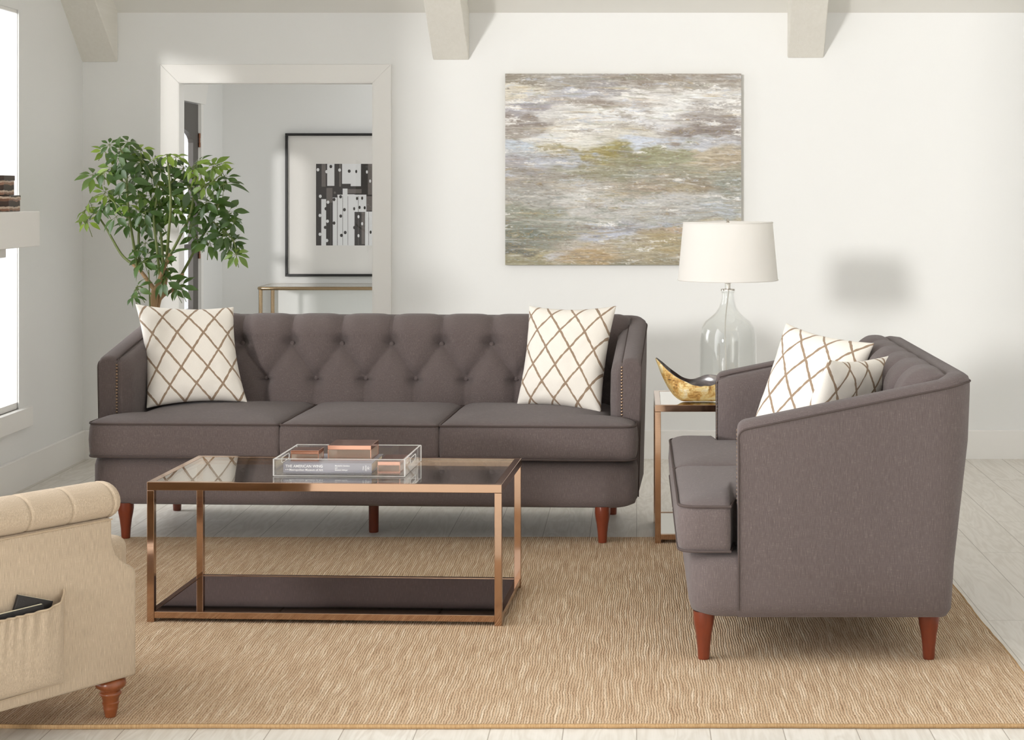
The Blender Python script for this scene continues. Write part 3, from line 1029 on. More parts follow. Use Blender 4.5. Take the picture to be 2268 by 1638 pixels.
RT = .0108
ct = empty('coffee_table', (-.989, 5.915, RT), -math.radians(2.75), 'copper framed coffee table with clear glass top and dark mirrored shelf', 'coffee table')
bar_table(ct, 1.147, .56, .4505, .0235, M['glass'], M['smoked'], M['copper'])
st = empty('side_table', (.072 + .275, 7.17, RT), 0, 'copper framed side table with pale mirrored top between sofa and loveseat', 'side table')
bar_table(st, .55, .50, .5437, .0235, M['mirror'], M['mirror'], M['copper'], z_shelf=.032, rear=-.0106)
cs = empty('console_table', (-1.93, 11.84, 0), 0, 'narrow brass console table with glass top in the hall below the framed print', 'console table')
def console(root):
    hx, hy, zt = .57, .205, .76
    mb = MB()
    def rect(z, r):
        pts = []
        rc = .03
        for cx, cy, a0 in ((hx - rc, hy - rc, 0), (-hx + rc, hy - rc, PI / 2), (-hx + rc, -hy + rc, PI), (hx - rc, -hy + rc, 1.5 * PI)):
            for k in range(5):
                a = a0 + PI / 2 * k / 4
                pts.append((cx + rc * math.cos(a), cy + rc * math.sin(a), z))
        mb.tube(pts, r, 10, closed=True)
    rect(zt - .012, .012)
    mb.build('top_frame', M['brass'], root, smooth=True)
    mb = MB(); mb.box(-hx + .012, hx - .012, -hy + .012, hy - .012, zt - .008, zt - .001); mb.build('glass_top', M['glass'], root)
    for x in (-hx + .013, hx - .013):
        for y in (-hy + .013, hy - .013):
            MB().lathe([(.013, 0), (.013, zt - .02)], (x, y, 0), 12).build('leg', M['brass'], root, smooth=True)
    MB().box(-hx + .01, hx - .01, -hy + .01, hy - .01, .14, .148).build('shelf', M['glass'], root)
console(cs)

# ------------------------------------------------------------------ tray, book, boxes
TZ = RT + .4505
YT = -math.radians(2.2)
tr = empty('serving_tray', (-.968, 5.93, TZ + .0002), YT, 'clear acrylic tray with handle slots on the coffee table', 'tray')
hx, hy, hh_, th_ = .2165, .165, .056, .006
MB().box(-hx, hx, -hy, hy, 0, th_).build('tray_bottom', M['acrylic'], tr, bevel=.001, seg=2)
for sy in (-1, 1):
    y0 = sy * hy - (th_ if sy > 0 else 0)
    MB().box(-hx, hx, y0, y0 + th_, th_, hh_).build('tray_side', M['acrylic'], tr, bevel=.001, seg=2)
for sx in (-1, 1):
    # end wall with a rounded slot for the hand
    outer = [(-hy + th_, th_), (hy - th_, th_), (hy - th_, hh_), (-hy + th_, hh_)]
    mb = MB()
    x0 = sx * hx - (th_ if sx > 0 else 0)
    a, zl, zh = .045, .026, .044
    n = 8
    rr = (zh - zl) / 2
    slot = []
    for k in range(n + 1):
        q = -PI / 2 + PI * k / n; slot.append((a + rr * math.cos(q), (zl + zh) / 2 + rr * math.sin(q)))
    for k in range(n + 1):
        q = PI / 2 + PI * k / n; slot.append((-a + rr * math.cos(q), (zl + zh) / 2 + rr * math.sin(q)))
    # bridge the slot to the outline
    out = []
    for y, z in slot:
        cy = max(-hy + th_, min(hy - th_, y * (hy - th_) / (a + rr)))
        d = (z - (zl + zh) / 2) / rr
        if abs(y) >= a + rr * .7: oy, oz = math.copysign(hy - th_, y), (th_ + hh_) / 2 + d * (hh_ - th_) / 2
        else: oy, oz = y * (hy - th_) / (a + rr * .7), hh_ if d > 0 else th_
        out.append((oy, oz))
    m_ = len(slot)
    vs = []
    for x in (x0, x0 + th_):
        vs += [(x, y, z) for y, z in slot] + [(x, y, z) for y, z in out]
    fs = []
    for i in range(m_):
        j = (i + 1) % m_
        fs += [(i, j, m_ + j, m_ + i), (2 * m_ + i, 3 * m_ + i, 3 * m_ + j, 2 * m_ + j), (i, 2 * m_ + i, 2 * m_ + j, j), (m_ + i, m_ + j, 3 * m_ + j, 3 * m_ + i)]
    mb.add(vs, fs)
    mb.build('tray_end', M['acrylic'], tr)
# polished edges of the acrylic, their bright gleam painted in as white
mb = MB()
e = .0025
for z in (hh_ - .001,):
    for sy in (-1, 1):
        mb.box(-hx, hx, sy * (hy - th_ / 2) - .002, sy * (hy - th_ / 2) + .002, z, z + e)
    for sx in (-1, 1):
        mb.box(sx * (hx - th_ / 2) - .002, sx * (hx - th_ / 2) + .002, -hy + .001, hy - .001, z, z + e)
for sx in (-1, 1):
    for sy in (-1, 1):
        mb.box(sx * hx - .0017, sx * hx + .0017, sy * hy - .0017, sy * hy + .0017, .001, hh_)
for sx in (-1, 1):
    lp_ = []
    for k in range(9): lp_.append((sx * hx, .045 + .009 * math.cos(-PI / 2 + PI * k / 8), .035 + .009 * math.sin(-PI / 2 + PI * k / 8)))
    for k in range(9): lp_.append((sx * hx, -.045 + .009 * math.cos(PI / 2 + PI * k / 8), .035 + .009 * math.sin(PI / 2 + PI * k / 8)))
    mb.tube(lp_, .0014, 6, closed=True)
for sy in (-1, 1): mb.box(-hx, hx, sy * hy - .0012, sy * hy + .0012, .0002, .003)
mb.build('polished_edge', M['acrylic_edge'], tr)

BZ = TZ + .0065
bk = empty('book', (-1.0145, 5.905, BZ), YT, 'grey hardcover art book lying in the acrylic tray', 'book')
bw, bd, bt = .147, .105, .032
mb = MB()
mb.box(-bw, bw, -bd, bd, 0, .0025); mb.box(-bw, bw, -bd, bd, bt - .0025, bt); mb.box(-bw, bw, -bd, -bd + .0025, .0025, bt - .0025)
mb.build('cover', M['book'], bk, bevel=.0008, seg=2)
MB().box(-bw + .004, bw - .004, -bd + .003, bd - .005, .0026, bt - .0026).build('pages', M['pages'], bk)
def text(s, size, x, z, parent, name='lettering', align='LEFT', rot=None, y=-.1056, mat=None, scale_x=1.0, bold=0.0):
    c = bpy.data.curves.new(name, 'FONT')
    c.body = s; c.size = size; c.align_x = align; c.align_y = 'CENTER'; c.extrude = .0002
    c.offset = bold or .00012
    c.materials.append(mat or M['white_ink'])
    tmp = bpy.data.objects.new(name, c)
    COL.objects.link(tmp)
    me = bpy.data.meshes.new_from_object(tmp.evaluated_get(bpy.context.evaluated_depsgraph_get()))
    bpy.data.objects.remove(tmp)
    o = bpy.data.objects.new(name, me)
    o.location = (x, y, z); o.rotation_euler = rot or (PI / 2, 0, 0)
    o.scale = (scale_x, 1, 1)
    o.parent = parent
    COL.objects.link(o)
    return o
text('THE AMERICAN WING', .0122, -.139, .0215, bk, bold=.0002)
text('at the', .0050, -.140, .0105, bk)
text('Metropolitan Museum of Art', .0098, -.1265, .0095, bk, scale_x=.97)
text('Marshall B. Davidson', .0058, .025, .0235, bk)
text('and', .0055, .025, .0165, bk)
text('Elizabeth Stillinger', .0058, .025, .0095, bk)
text('HALL', .0058, .119, .016, bk, align='CENTER', rot=(PI / 2, PI / 2, 0))
text('KNOPF', .0058, .127, .016, bk, align='CENTER', rot=(PI / 2, PI / 2, 0))
mb = MB()
for k in range(3):
    a = k * PI / 3 + .3
    dx_, dz_ = .006 * math.cos(a), .007 * math.sin(a)
    mb.tube([(.1355 - dx_, -.1056, .016 - dz_), (.1355, -.1058, .016), (.1355 + dx_, -.1056, .016 + dz_)], .0006, 5)
mb.build('publisher_mark', M['white_ink'], bk)

def glass_box(x0, x1, yf, z, depth, h, label, lid=.30):
    w_ = x1 - x0
    o = empty('trinket_box', ((x0 + x1) / 2, yf + depth / 2, z + .0004), YT, label, 'box', 'glass boxes with copper lids')
    hx, hy = w_ / 2, depth / 2
    zl = h * (1 - lid)
    mb = MB()
    g = .0022
    mb.box(-hx, hx, -hy, hy, 0, g)
    mb.box(-hx, hx, -hy, -hy + g, g, zl); mb.box(-hx, hx, hy - g, hy, g, zl)
    mb.box(-hx, -hx + g, -hy + g, hy - g, g, zl); mb.box(hx - g, hx, -hy + g, hy - g, g, zl)
    mb.build('glass_body', M['boxglass'], o)
    mb = MB()
    mb.box(-hx - .0012, hx + .0012, -hy - .0012, hy + .0012, zl + .0002, h)
    mb.build('lid', M['lid'], o, bevel=.0012, seg=2)
    mb = MB()
    e = .0011
    for sx in (-1, 1):
        for sy in (-1, 1):
            mb.box(sx * hx - e, sx * hx + e, sy * hy - e, sy * hy + e, 0, zl)
    for sy in (-1, 1): mb.box(-hx, hx, sy * hy - e, sy * hy + e, 0, 2 * e)
    for sx in (-1, 1): mb.box(sx * hx - e, sx * hx + e, -hy, hy, 0, 2 * e)
    mb.build('solder_edge', M['lid'], o)
    MB().box(-hx + .004, hx - .004, -hy + .004, hy - .004, g + .0003, g + .0016).build('mirror_base', M['lid'], o)
bt_z = BZ + bt
glass_box(-1.145, -1.054, 5.842, bt_z, .078, .035, 'smaller copper lidded glass box on the book near the lattice pillow reflection', .36)
glass_box(-1.025, -.882, 5.862, bt_z, .134, .049, 'largest copper lidded glass box, standing in the middle of the book', .30)
glass_box(-.850, -.7776, 5.805, BZ, .155, .036, 'copper lidded glass box standing beside the book on the tray bottom', .36)

# ------------------------------------------------------------------ lamp and bowl on the side table
SZ = .5547
LY = 7.265
ls = F / LY
lamp = empty('table_lamp', ((1612 - VX) / ls, LY, SZ), 0, 'clear glass jug table lamp with white drum shade on the side table', 'lamp')
def zz(py): return H - (py - VY) / ls - SZ
R_ = 63.5 / ls
nk = 13.5 / ls
prof = [(R_ * .90, .0), (R_ * .985, .012), (R_, .03), (R_, zz(760)), (R_ * .985, zz(742)), (R_ * .92, zz(725)), (R_ * .78, zz(711)), (R_ * .58, zz(701)), (R_ * .42, zz(692)),
        (R_ * .30, zz(680)), (nk * 1.1, zz(665)), (nk, zz(655)), (nk, zz(648)), (nk * 1.18, zz(646)), (nk * 1.18, zz(643))]
mb = MB()
g = .004
inner = [(max(.004, r_ - g), z_) for r_, z_ in prof if z_ > .01]
inner = [(R_ * .85, .007)] + inner
full = prof + inner[::-1]
mb.lathe(full, seg=64, cap=False)
mb.add([(prof[0][0] * math.cos(2 * PI * k / 64), prof[0][0] * math.sin(2 * PI * k / 64), 0) for k in range(64)], [tuple(range(64))])
mb.add([(R_ * .85 * math.cos(2 * PI * k / 64), R_ * .85 * math.sin(2 * PI * k / 64), .007) for k in range(64)], [tuple(range(64))])
mb.build('glass_base', M['jug'], lamp, smooth=True, merge=True)
MB().lathe([(nk * 1.15, zz(643)), (nk * 1.15, zz(640)), (.011, zz(639)), (.011, zz(628)), (.014, zz(627)), (.014, zz(600)), (.004, zz(599)), (.004, zz(493))], seg=24).build('stem', M['chrome'], lamp, smooth=True)
cpts = []
for k in range(25):
    q = k / 24
    z = zz(640) * (1 - q) + .009 * q
    cpts.append((.005 - .028 * q ** 1.5 - .010 * math.sin(q * 5), .004 * math.sin(q * 7), z))
MB().tube(cpts, .0022, 8).build('cord', M['cord'], lamp, smooth=True)
zb_, zt_ = zz(620.5), zz(491)
rb, rt_ = 110.8 / ls, 99 / ls
mb = MB()
mb.lathe([(rb, zb_), (rt_, zt_), (rt_ - .0018, zt_), (rb - .0018, zb_), (rb, zb_)], seg=96, cap=False)
sh = mb.build('lamp_shade', M['shade'], lamp, smooth=True, merge=True)
mb = MB()
mb.tube([((rb + .0004) * math.cos(2 * PI * k / 96), (rb + .0004) * math.sin(2 * PI * k / 96), zb_ + .003) for k in range(96)], .0022, 6, closed=True)
mb.build('rim_tape', M['shade'], sh, smooth=True)
mb = MB()
mb.tube([((rt_ + .0004) * math.cos(2 * PI * k / 96), (rt_ + .0004) * math.sin(2 * PI * k / 96), zt_ - .003) for k in range(96)], .0022, 6, closed=True)
mb.build('rim_tape', M['shade'], sh, smooth=True)
mb = MB()
for k in range(3):
    a = 2 * PI * k / 3 + .4
    mb.tube([(0, 0, zt_ - .008), ((rt_ - .004) * math.cos(a), (rt_ - .004) * math.sin(a), zt_ - .006)], .0016, 6)
mb.build('spider', M['chrome'], lamp, smooth=True)
MB().lathe([(.004, zt_ - .01), (.007, zt_ - .006), (.007, zt_), (.004, zt_ + .002), (.0075, zt_ + .006), (.006, zt_ + .011), (.002, zt_ + .013)], seg=16).build('finial', M['chrome'], lamp, smooth=True)

def bowl():
    o = empty('bowl', (.255, 7.035, SZ + .0003), 0, 'boat-shaped bowl with gilded rough outside and dark inside on the side table', 'bowl')
    # length along x: tip at left rises high; a lower swell at the right
    L0, L1 = -.180, .165
    NU, NVv = 56, 28
    def rim(u):       # u 0..1 along the length, returns height of the rim (front, rear)
        x = L0 + (L1 - L0) * u
        zf = .152 * math.exp(-(u / .20) ** 1.35) * .62 + .078 + .012 * math.exp(-((u - .95) / .12) ** 2)
        zr_ = .150 * math.exp(-(u / .22) ** 1.3) * .60 + .083 + .016 * math.exp(-((u - .66) / .16) ** 2)
        zf += .004 * mnoise.noise((x * 40, 1.0, 0)) * (1 if u > .35 else .2) - .012 * math.exp(-((u - .52) / .16) ** 2)
        zr_ += .002 * mnoise.noise((x * 30, 5.0, 0)) - .014 * math.exp(-((u - .38) / .14) ** 2)
        return zf, zr_
    def halfw(u): return .080 * (max(0.0, math.sin(PI * min(1, u ** .85)))) ** .65 + .0015
    def keel(u):      # lowest line
        q = abs(u - .50) / .50
        zf, zr_ = rim(u)
        k = .0 + (.118) * max(0, (q - .30) / .70) ** 2.1
        if u > .5: k *= .85
        return min(k * (1.45 if u < .5 else .85), min(zf, zr_) - .003)
    def surf(u, v, inset):
        x = L0 + (L1 - L0) * u
        zf, zr_ = rim(u); hw_ = halfw(u); k = keel(u)
        a = -1 + 2 * v
        y = hw_ * math.sin(a * PI / 2)
        zt_ = zf if a < 0 else zr_
        f = 1 - math.cos(a * PI / 2) ** .85 if abs(a) < 1 else 1
        z = k + (zt_ - k) * f
        return x, y, z
    out = [[None] * (NVv + 1) for _ in range(NU + 1)]; inn = [[None] * (NVv + 1) for _ in range(NU + 1)]
    for i in range(NU + 1):
        u = i / NU
        for j in range(NVv + 1):
            v = j / NVv
            x, y, z = surf(u, v, 0)
            a = abs(2 * v - 1)
            rg = .0022 * mnoise.noise((x * 60, y * 60, z * 60)) + .003 * mnoise.noise((x * 22, y * 22, z * 50))
            sc = 1 - .0 * a
            out[i][j] = (x, y * (1 + rg * 6), z + (rg * .3 if z > .01 else 0))
            t_ = .004
            uu = min(1, max(0, u))
            xi_ = x * .975 + (L0 + L1) / 2 * .025
            inn[i][j] = (xi_, y * .93, z + (t_ if a < .9 else t_ * (1 - (a - .9) / .1)))
    MB().grid(out).build('outer_side', M['gold'], o, smooth=True)
    mb = MB().grid(inn, flip=True)
    # rim lip joining both skins
    for j in (0, NVv):
        mb.grid([[out[i][j] for i in range(NU + 1)], [inn[i][j] for i in range(NU + 1)]])
    mb.build('inner_side', M['bowl_in'], o, smooth=True)
bowl()

# ------------------------------------------------------------------ painting on canvas
def painting():
    x0, x1 = (1119 - VX) / F * 9.145, (1641.5 - VX) / F * 9.145
    z1, z0 = H - (163 - VY) / F * 9.145, H - (586.5 - VY) / F * 9.145
    W_, Hh = x1 - x0, z1 - z0
    NXp, NZp = 560, 454
    rng = np.random.default_rng(11)
    cp = """.02 .03 155 145 130;.3 .03 170 164 155;.6 .03 160 148 135;.95 .03 160 148 135;.1 .09 222 214 196;.3 .1 188 190 202;.5 .08 165 160 160;.8 .07 172 165 155
    .1 .18 165 160 168;.3 .15 168 158 148;.55 .11 238 235 230;.8 .13 238 238 235;.7 .12 225 222 218;.45 .17 160 146 134;.62 .18 230 230 228;.95 .2 182 176 170
    .05 .27 148 136 128;.2 .22 215 212 208;.4 .2 238 238 236;.5 .24 232 232 232;.6 .25 215 213 214;.85 .26 160 150 144;.05 .33 170 160 150;.15 .35 226 224 218
    .3 .32 232 228 218;.5 .32 215 210 198;.75 .32 146 134 127;.93 .31 146 134 128;.1 .4 188 200 214;.3 .37 226 224 216;.6 .37 203 211 226;.85 .38 192 194 202;.2 .405 176 162 122
    .05 .48 172 168 172;.2 .45 184 186 196;.3 .44 180 188 206;.36 .42 164 148 88;.45 .415 158 144 76;.55 .44 142 141 106;.65 .42 156 154 116;.7 .45 162 162 130;.85 .44 192 178 152;.95 .46 188 172 146
    .1 .55 165 158 148;.35 .51 152 148 120;.6 .52 160 156 138;.9 .53 156 154 134;.1 .62 168 165 158;.4 .6 188 182 172;.6 .58 176 160 140;.9 .6 150 154 142;.82 .6 152 138 116
    .1 .66 172 170 162;.4 .68 198 195 190;.3 .655 215 213 208;.7 .66 190 188 184;.9 .7 172 176 174;.1 .75 150 152 134;.4 .76 182 182 172;.7 .74 178 178 172;.95 .76 188 178 152
    .05 .83 118 124 110;.2 .82 150 152 138;.3 .78 165 166 156;.5 .82 158 160 172;.45 .855 190 194 208;.62 .84 170 154 128;.75 .82 188 164 136;.68 .79 180 184 196
    .03 .92 112 112 100;.15 .93 178 168 132;.25 .93 196 190 186;.4 .92 188 170 138;.35 .955 186 158 114;.55 .9 178 168 140;.7 .9 176 160 122;.1 .985 160 152 118;.5 .985 148 140 116;.9 .98 150 140 114"""
    C = np.array([[float(x) for x in q.split()] for q in cp.replace('\n', ';').split(';') if q.strip()])
    uu, vv = np.meshgrid((np.arange(NXp) + .5) / NXp, (np.arange(NZp) + .5) / NZp)
    def smooth_noise(nx_, nz_, seed):
        r = np.random.default_rng(seed).random((nz_ + 2, nx_ + 2))
        gx = uu * nx_; gz = vv * nz_
        ix = gx.astype(int); iz = gz.astype(int); fx = gx - ix; fz = gz - iz
        fx = fx * fx * (3 - 2 * fx); fz = fz * fz * (3 - 2 * fz)
        return (r[iz, ix] * (1 - fx) + r[iz, ix + 1] * fx) * (1 - fz) + (r[iz + 1, ix] * (1 - fx) + r[iz + 1, ix + 1] * fx) * fz
    wu = uu + .16 * (smooth_noise(8, 34, 1) - .5) + .07 * (smooth_noise(20, 110, 2) - .5)
    wv = vv + .07 * (smooth_noise(6, 12, 3) - .5) + .05 * (smooth_noise(18, 40, 4) - .5) + .02 * (smooth_noise(60, 120, 14) - .5)
    num = np.zeros((NZp, NXp, 3)); den = np.zeros((NZp, NXp))
    for c in C:
        d = ((wu - c[0]) / .085) ** 2 + ((wv - c[1]) / .028) ** 2
        k = 1 / (.15 + d) ** 2.2
        num += k[..., None] * c[2:5]; den += k
    img = num / den[..., None]
    # knife-laid slabs of thick paint with ragged ends
    rag = .30 * (smooth_noise(70, 200, 21) - .5) + .22 * (smooth_noise(160, 440, 22) - .5)
    f1 = smooth_noise(7, 34, 23) * .6 + smooth_noise(18, 80, 24) * .4 + rag
    sky = np.exp(-((wv - .2) / .16) ** 2)
    def lay(mask, col, al):
        m_ = np.clip(mask * 9, 0, 1)[..., None] * al
        img[:] = img * (1 - m_) + np.array(col) * m_
    lay(f1 - (.80 - .20 * sky), (240, 238, 234), .85)
    f2 = smooth_noise(6, 30, 25) * .6 + smooth_noise(20, 90, 26) * .4 + rag
    lay(f2 - .74, (146, 134, 122), .55)
    f3 = smooth_noise(9, 36, 27) * .6 + smooth_noise(22, 90, 28) * .4 - rag
    lay(f3 - .76, (196, 202, 216), .6)
    f4 = smooth_noise(8, 30, 29) * .6 + smooth_noise(22, 90, 30) * .4 + rag
    lay((f4 - .76) * (vv > .4), (182, 168, 134), .55)
    lay((smooth_noise(8, 30, 31) * .6 + smooth_noise(22, 90, 32) * .4 - rag - .76) * (vv > .5), (138, 142, 128), .55)
    g_ = img.mean(axis=2, keepdims=True)
    img[:] = g_ + (img - g_) * .82
    # dragged strokes
    streak = smooth_noise(26, 260, 5) * .6 + smooth_noise(60, 400, 6) * .4 - .5
    img += streak[..., None] * 36
    grain = smooth_noise(120, 420, 12) - .5
    img += grain[..., None] * 26
    ys, xs = np.mgrid[0:NZp, 0:NXp]
    def stroke(cx, cy, L, T_, col, al, wob):
        a0, a1 = int(max(0, cx - L)), int(min(NXp, cx + L)); b0, b1 = int(max(0, cy - T_ * 3 - 3)), int(min(NZp, cy + T_ * 3 + 3))
        if a1 <= a0 or b1 <= b0: return
        X, Y_ = xs[b0:b1, a0:a1], ys[b0:b1, a0:a1]
        yc = cy + wob * np.sin((X - cx) / L * 2.2)
        m = np.exp(-((Y_ - yc) / T_) ** 2) * np.clip(1 - ((X - cx) / L) ** 2, 0, 1) * al
        m = m * (rng.random(m.shape) * .5 + .5)
        img[b0:b1, a0:a1] = img[b0:b1, a0:a1] * (1 - m[..., None]) + np.array(col) * m[..., None]
    pal = [(236, 234, 230), (205, 212, 226), (150, 138, 126), (120, 110, 98), (182, 160, 116), (150, 152, 132), (222, 216, 206), (196, 178, 156)]
    wts = np.array([.20, .13, .20, .10, .10, .10, .10, .07]); wts /= wts.sum()
    for k in range(2600):
        cx, cy = rng.random() * NXp, rng.random() * NZp
        c = np.array(pal[rng.choice(len(pal), p=wts)]) if rng.random() < .6 else img[int(cy), int(cx)] + rng.normal(0, 18)
        stroke(cx, cy, 6 + rng.random() ** 2 * 46, .7 + rng.random() ** 2 * 1.8, c, .25 + rng.random() * .45, rng.normal(0, 1.6))
    # flecks: white splatter, denser in the sky third
    for k in range(700):
        cx, cy = rng.random() * NXp, (rng.random() ** 1.3) * NZp
        stroke(cx, cy, 1.5 + rng.random() * 4, .6 + rng.random() * .5, (240, 236, 228), .6, 0)
    for k in range(500):
        cx, cy = rng.random() * NXp, rng.random() * NZp
        stroke(cx, cy, 2 + rng.random() * 8, .6, (96, 84, 72), .55, .5)
    img = np.clip(img, 20, 246) / 255
    lin = np.where(img <= .04045, img / 12.92, ((img + .055) / 1.055) ** 2.4)
    lum = img.mean(axis=2)
    # mesh: relief grid facing the room plus canvas edges
    rel = (lum - .6) * .0018 + grain * .0012
    px_ = x0 + (np.arange(NXp + 0) / (NXp - 1)) * W_
    pz = z1 - (np.arange(NZp) / (NZp - 1)) * Hh
    XX, ZZ = np.meshgrid(px_, pz)
    cx_, cz_ = (x0 + x1) / 2, (z0 + z1) / 2
    rel[0, :] = rel[-1, :] = 0; rel[:, 0] = rel[:, -1] = 0
    co = np.stack([XX - cx_, np.full_like(XX, 0) - rel, ZZ - cz_], -1).reshape(-1, 3)
    root = empty('painting', (cx_, YB - .037, cz_), 0, 'large abstract seascape canvas in grey, ochre and white on the back wall', 'painting')
    me = bpy.data.meshes.new('painted_canvas')
    nf = (NXp - 1) * (NZp - 1)
    a = (np.arange(NZp - 1)[:, None] * NXp + np.arange(NXp - 1)[None, :]).reshape(-1)
    quads = np.stack([a, a + NXp, a + NXp + 1, a + 1], 1)
    me.vertices.add(len(co)); me.vertices.foreach_set('co', co.ravel())
    me.loops.add(nf * 4); me.loops.foreach_set('vertex_index', quads.ravel())
    me.polygons.add(nf); me.polygons.foreach_set('loop_start', np.arange(nf) * 4)
    me.polygons.foreach_set('use_smooth', np.ones(nf, dtype=bool))
    me.update(calc_edges=True)
    ca = me.color_attributes.new('paint', 'FLOAT_COLOR', 'POINT')
    rgba = np.concatenate([lin.reshape(-1, 3), np.ones((len(co), 1))], 1)
    ca.data.foreach_set('color', rgba.ravel())
    t = NT('oil_paint')
    av = t.n('ShaderNodeVertexColor'); av.layer_name = 'paint'
    t.bsdf(av.outputs[0], .5, spec=.35)
    me.materials.append(t.m)
    o = bpy.data.objects.new('painted_canvas', me); COL.objects.link(o); o.parent = root
    MB().box(-W_ / 2, W_ / 2, .0005, .036, -Hh / 2, Hh / 2).build('stretcher_edge', plain('canvas_edge', srgb(150, 138, 112), .8), root)
painting()

# ------------------------------------------------------------------ framed print in the hall
def print_frame():
    Yp = HY - .03
    s_ = F / Yp
    fx0, fx1 = (632 - VX) / s_, (891 - VX) / s_
    z1, z0 = H - (295 - VY) / s_, H - (612 - VY) / s_
    cx, cz = (fx0 + fx1) / 2, (z0 + z1) / 2
    root = empty('framed_print', (cx, Yp, cz), 0, 'black framed print of dotted black and white spines hanging in the hall', 'picture')
    hx, hz, b = (fx1 - fx0) / 2, (z1 - z0) / 2, .017
    mb = MB()
    mb.box(-hx, hx, -.01, .028, hz - b, hz); mb.box(-hx, hx, -.01, .028, -hz, -hz + b)
    mb.box(-hx, -hx + b, -.01, .028, -hz + b, hz - b); mb.box(hx - b, hx, -.01, .028, -hz + b, hz - b)
    mb.build('frame', M['black'], root, bevel=.002, seg=2)
    MB().box(-hx + b, hx - b, .012, .02, -hz + b, hz - b).build('mat_board', M['mat_board'], root)
    MB().box(-hx + b, hx - b, .000, .002, -hz + b, hz - b).build('glass', M['picglass'], root)
    X = lambda p: (p - VX) / s_ - cx
    Z = lambda p: H - (p - VY) / s_ - cz
    mb = MB()
    k = 1 / 2.825
    def R(xa, xb, ya, yb, m, lay):
        y = .0115 - lay * .0004
        mb.add([(X(340 + xa * k), y, Z(130 + yb * k)), (X(340 + xb * k), y, Z(130 + yb * k)), (X(340 + xb * k), y, Z(130 + ya * k)), (X(340 + xa * k), y, Z(130 + ya * k))], [(0, 1, 2, 3)], m)
    def Dt(xa, ya, r, m, lay=6, sx=1.0):
        y = .0115 - lay * .0004
        n = 14
        mb.add([(X(340 + (xa + r * sx * math.cos(2 * PI * q / n)) * k), y, Z(130 + (ya - r * math.sin(2 * PI * q / n)) * k)) for q in range(n)], [tuple(range(n))], m)
    I, G, P_ = M['ink'], M['ink_grey'], M['paper']
    R(1015, 1367, 657, 1168, I, 0)
    for a, b_, c, d_, m in ((1085, 1130, 657, 795, P_), (1178, 1232, 657, 782, P_), (1232, 1296, 657, 797, P_), (1340, 1367, 657, 850, G),
                           (1050, 1076, 657, 800, G), (1048, 1078, 878, 1168, P_), (1120, 1147, 868, 1168, P_), (1149, 1182, 850, 1168, P_),
                           (1182, 1212, 812, 1168, P_), (1212, 1256, 848, 1168, P_), (1256, 1330, 850, 958, P_), (1330, 1367, 860, 950, G),
                           (1322, 1367, 956, 1168, P_), (1080, 1118, 808, 900, G), (1300, 1320, 960, 1160, G), (1212, 1300, 815, 842, G), (1160, 1172, 657, 800, G)):
        R(a, b_, c, d_, m, 1)
    for x in (1108, 1215, 1182, 1149, 1280, 1345): R(x - 1.2, x + 1.2, 860, 1166, G, 2)
    for x, y, m in ((1027, 694, P_), (1108, 674, I), (1082, 706, P_), (1163, 696, P_), (1223, 703, I), (1267, 705, I), (1334, 708, P_), (1354, 765, P_),
                    (1042, 860, P_), (1090, 897, P_), (1169, 863, I), (1133, 838, G), (1193, 944, I), (1170, 984, I), (1040, 980, P_), (1087, 1016, P_), (1128, 1028, I),
                    (1073, 1055, I), (1040, 1098, P_), (1083, 1137, P_), (1174, 1105, I), (1198, 1087, I), (1281, 988, P_), (1304, 1032, P_), (1281, 1107, P_), (1254, 938, I),
                    (1272, 874, I), (1304, 872, I), (1288, 930, I), (1320, 932, I), (1357, 1085, I), (1254, 1056, I), (1077, 938, I), (1128, 880, I)):
        Dt(x, y, 10.5 if m is not G else 8, m, 4, .85 if x < 1240 else .6)
    mb.build('print', None, root)
print_frame()

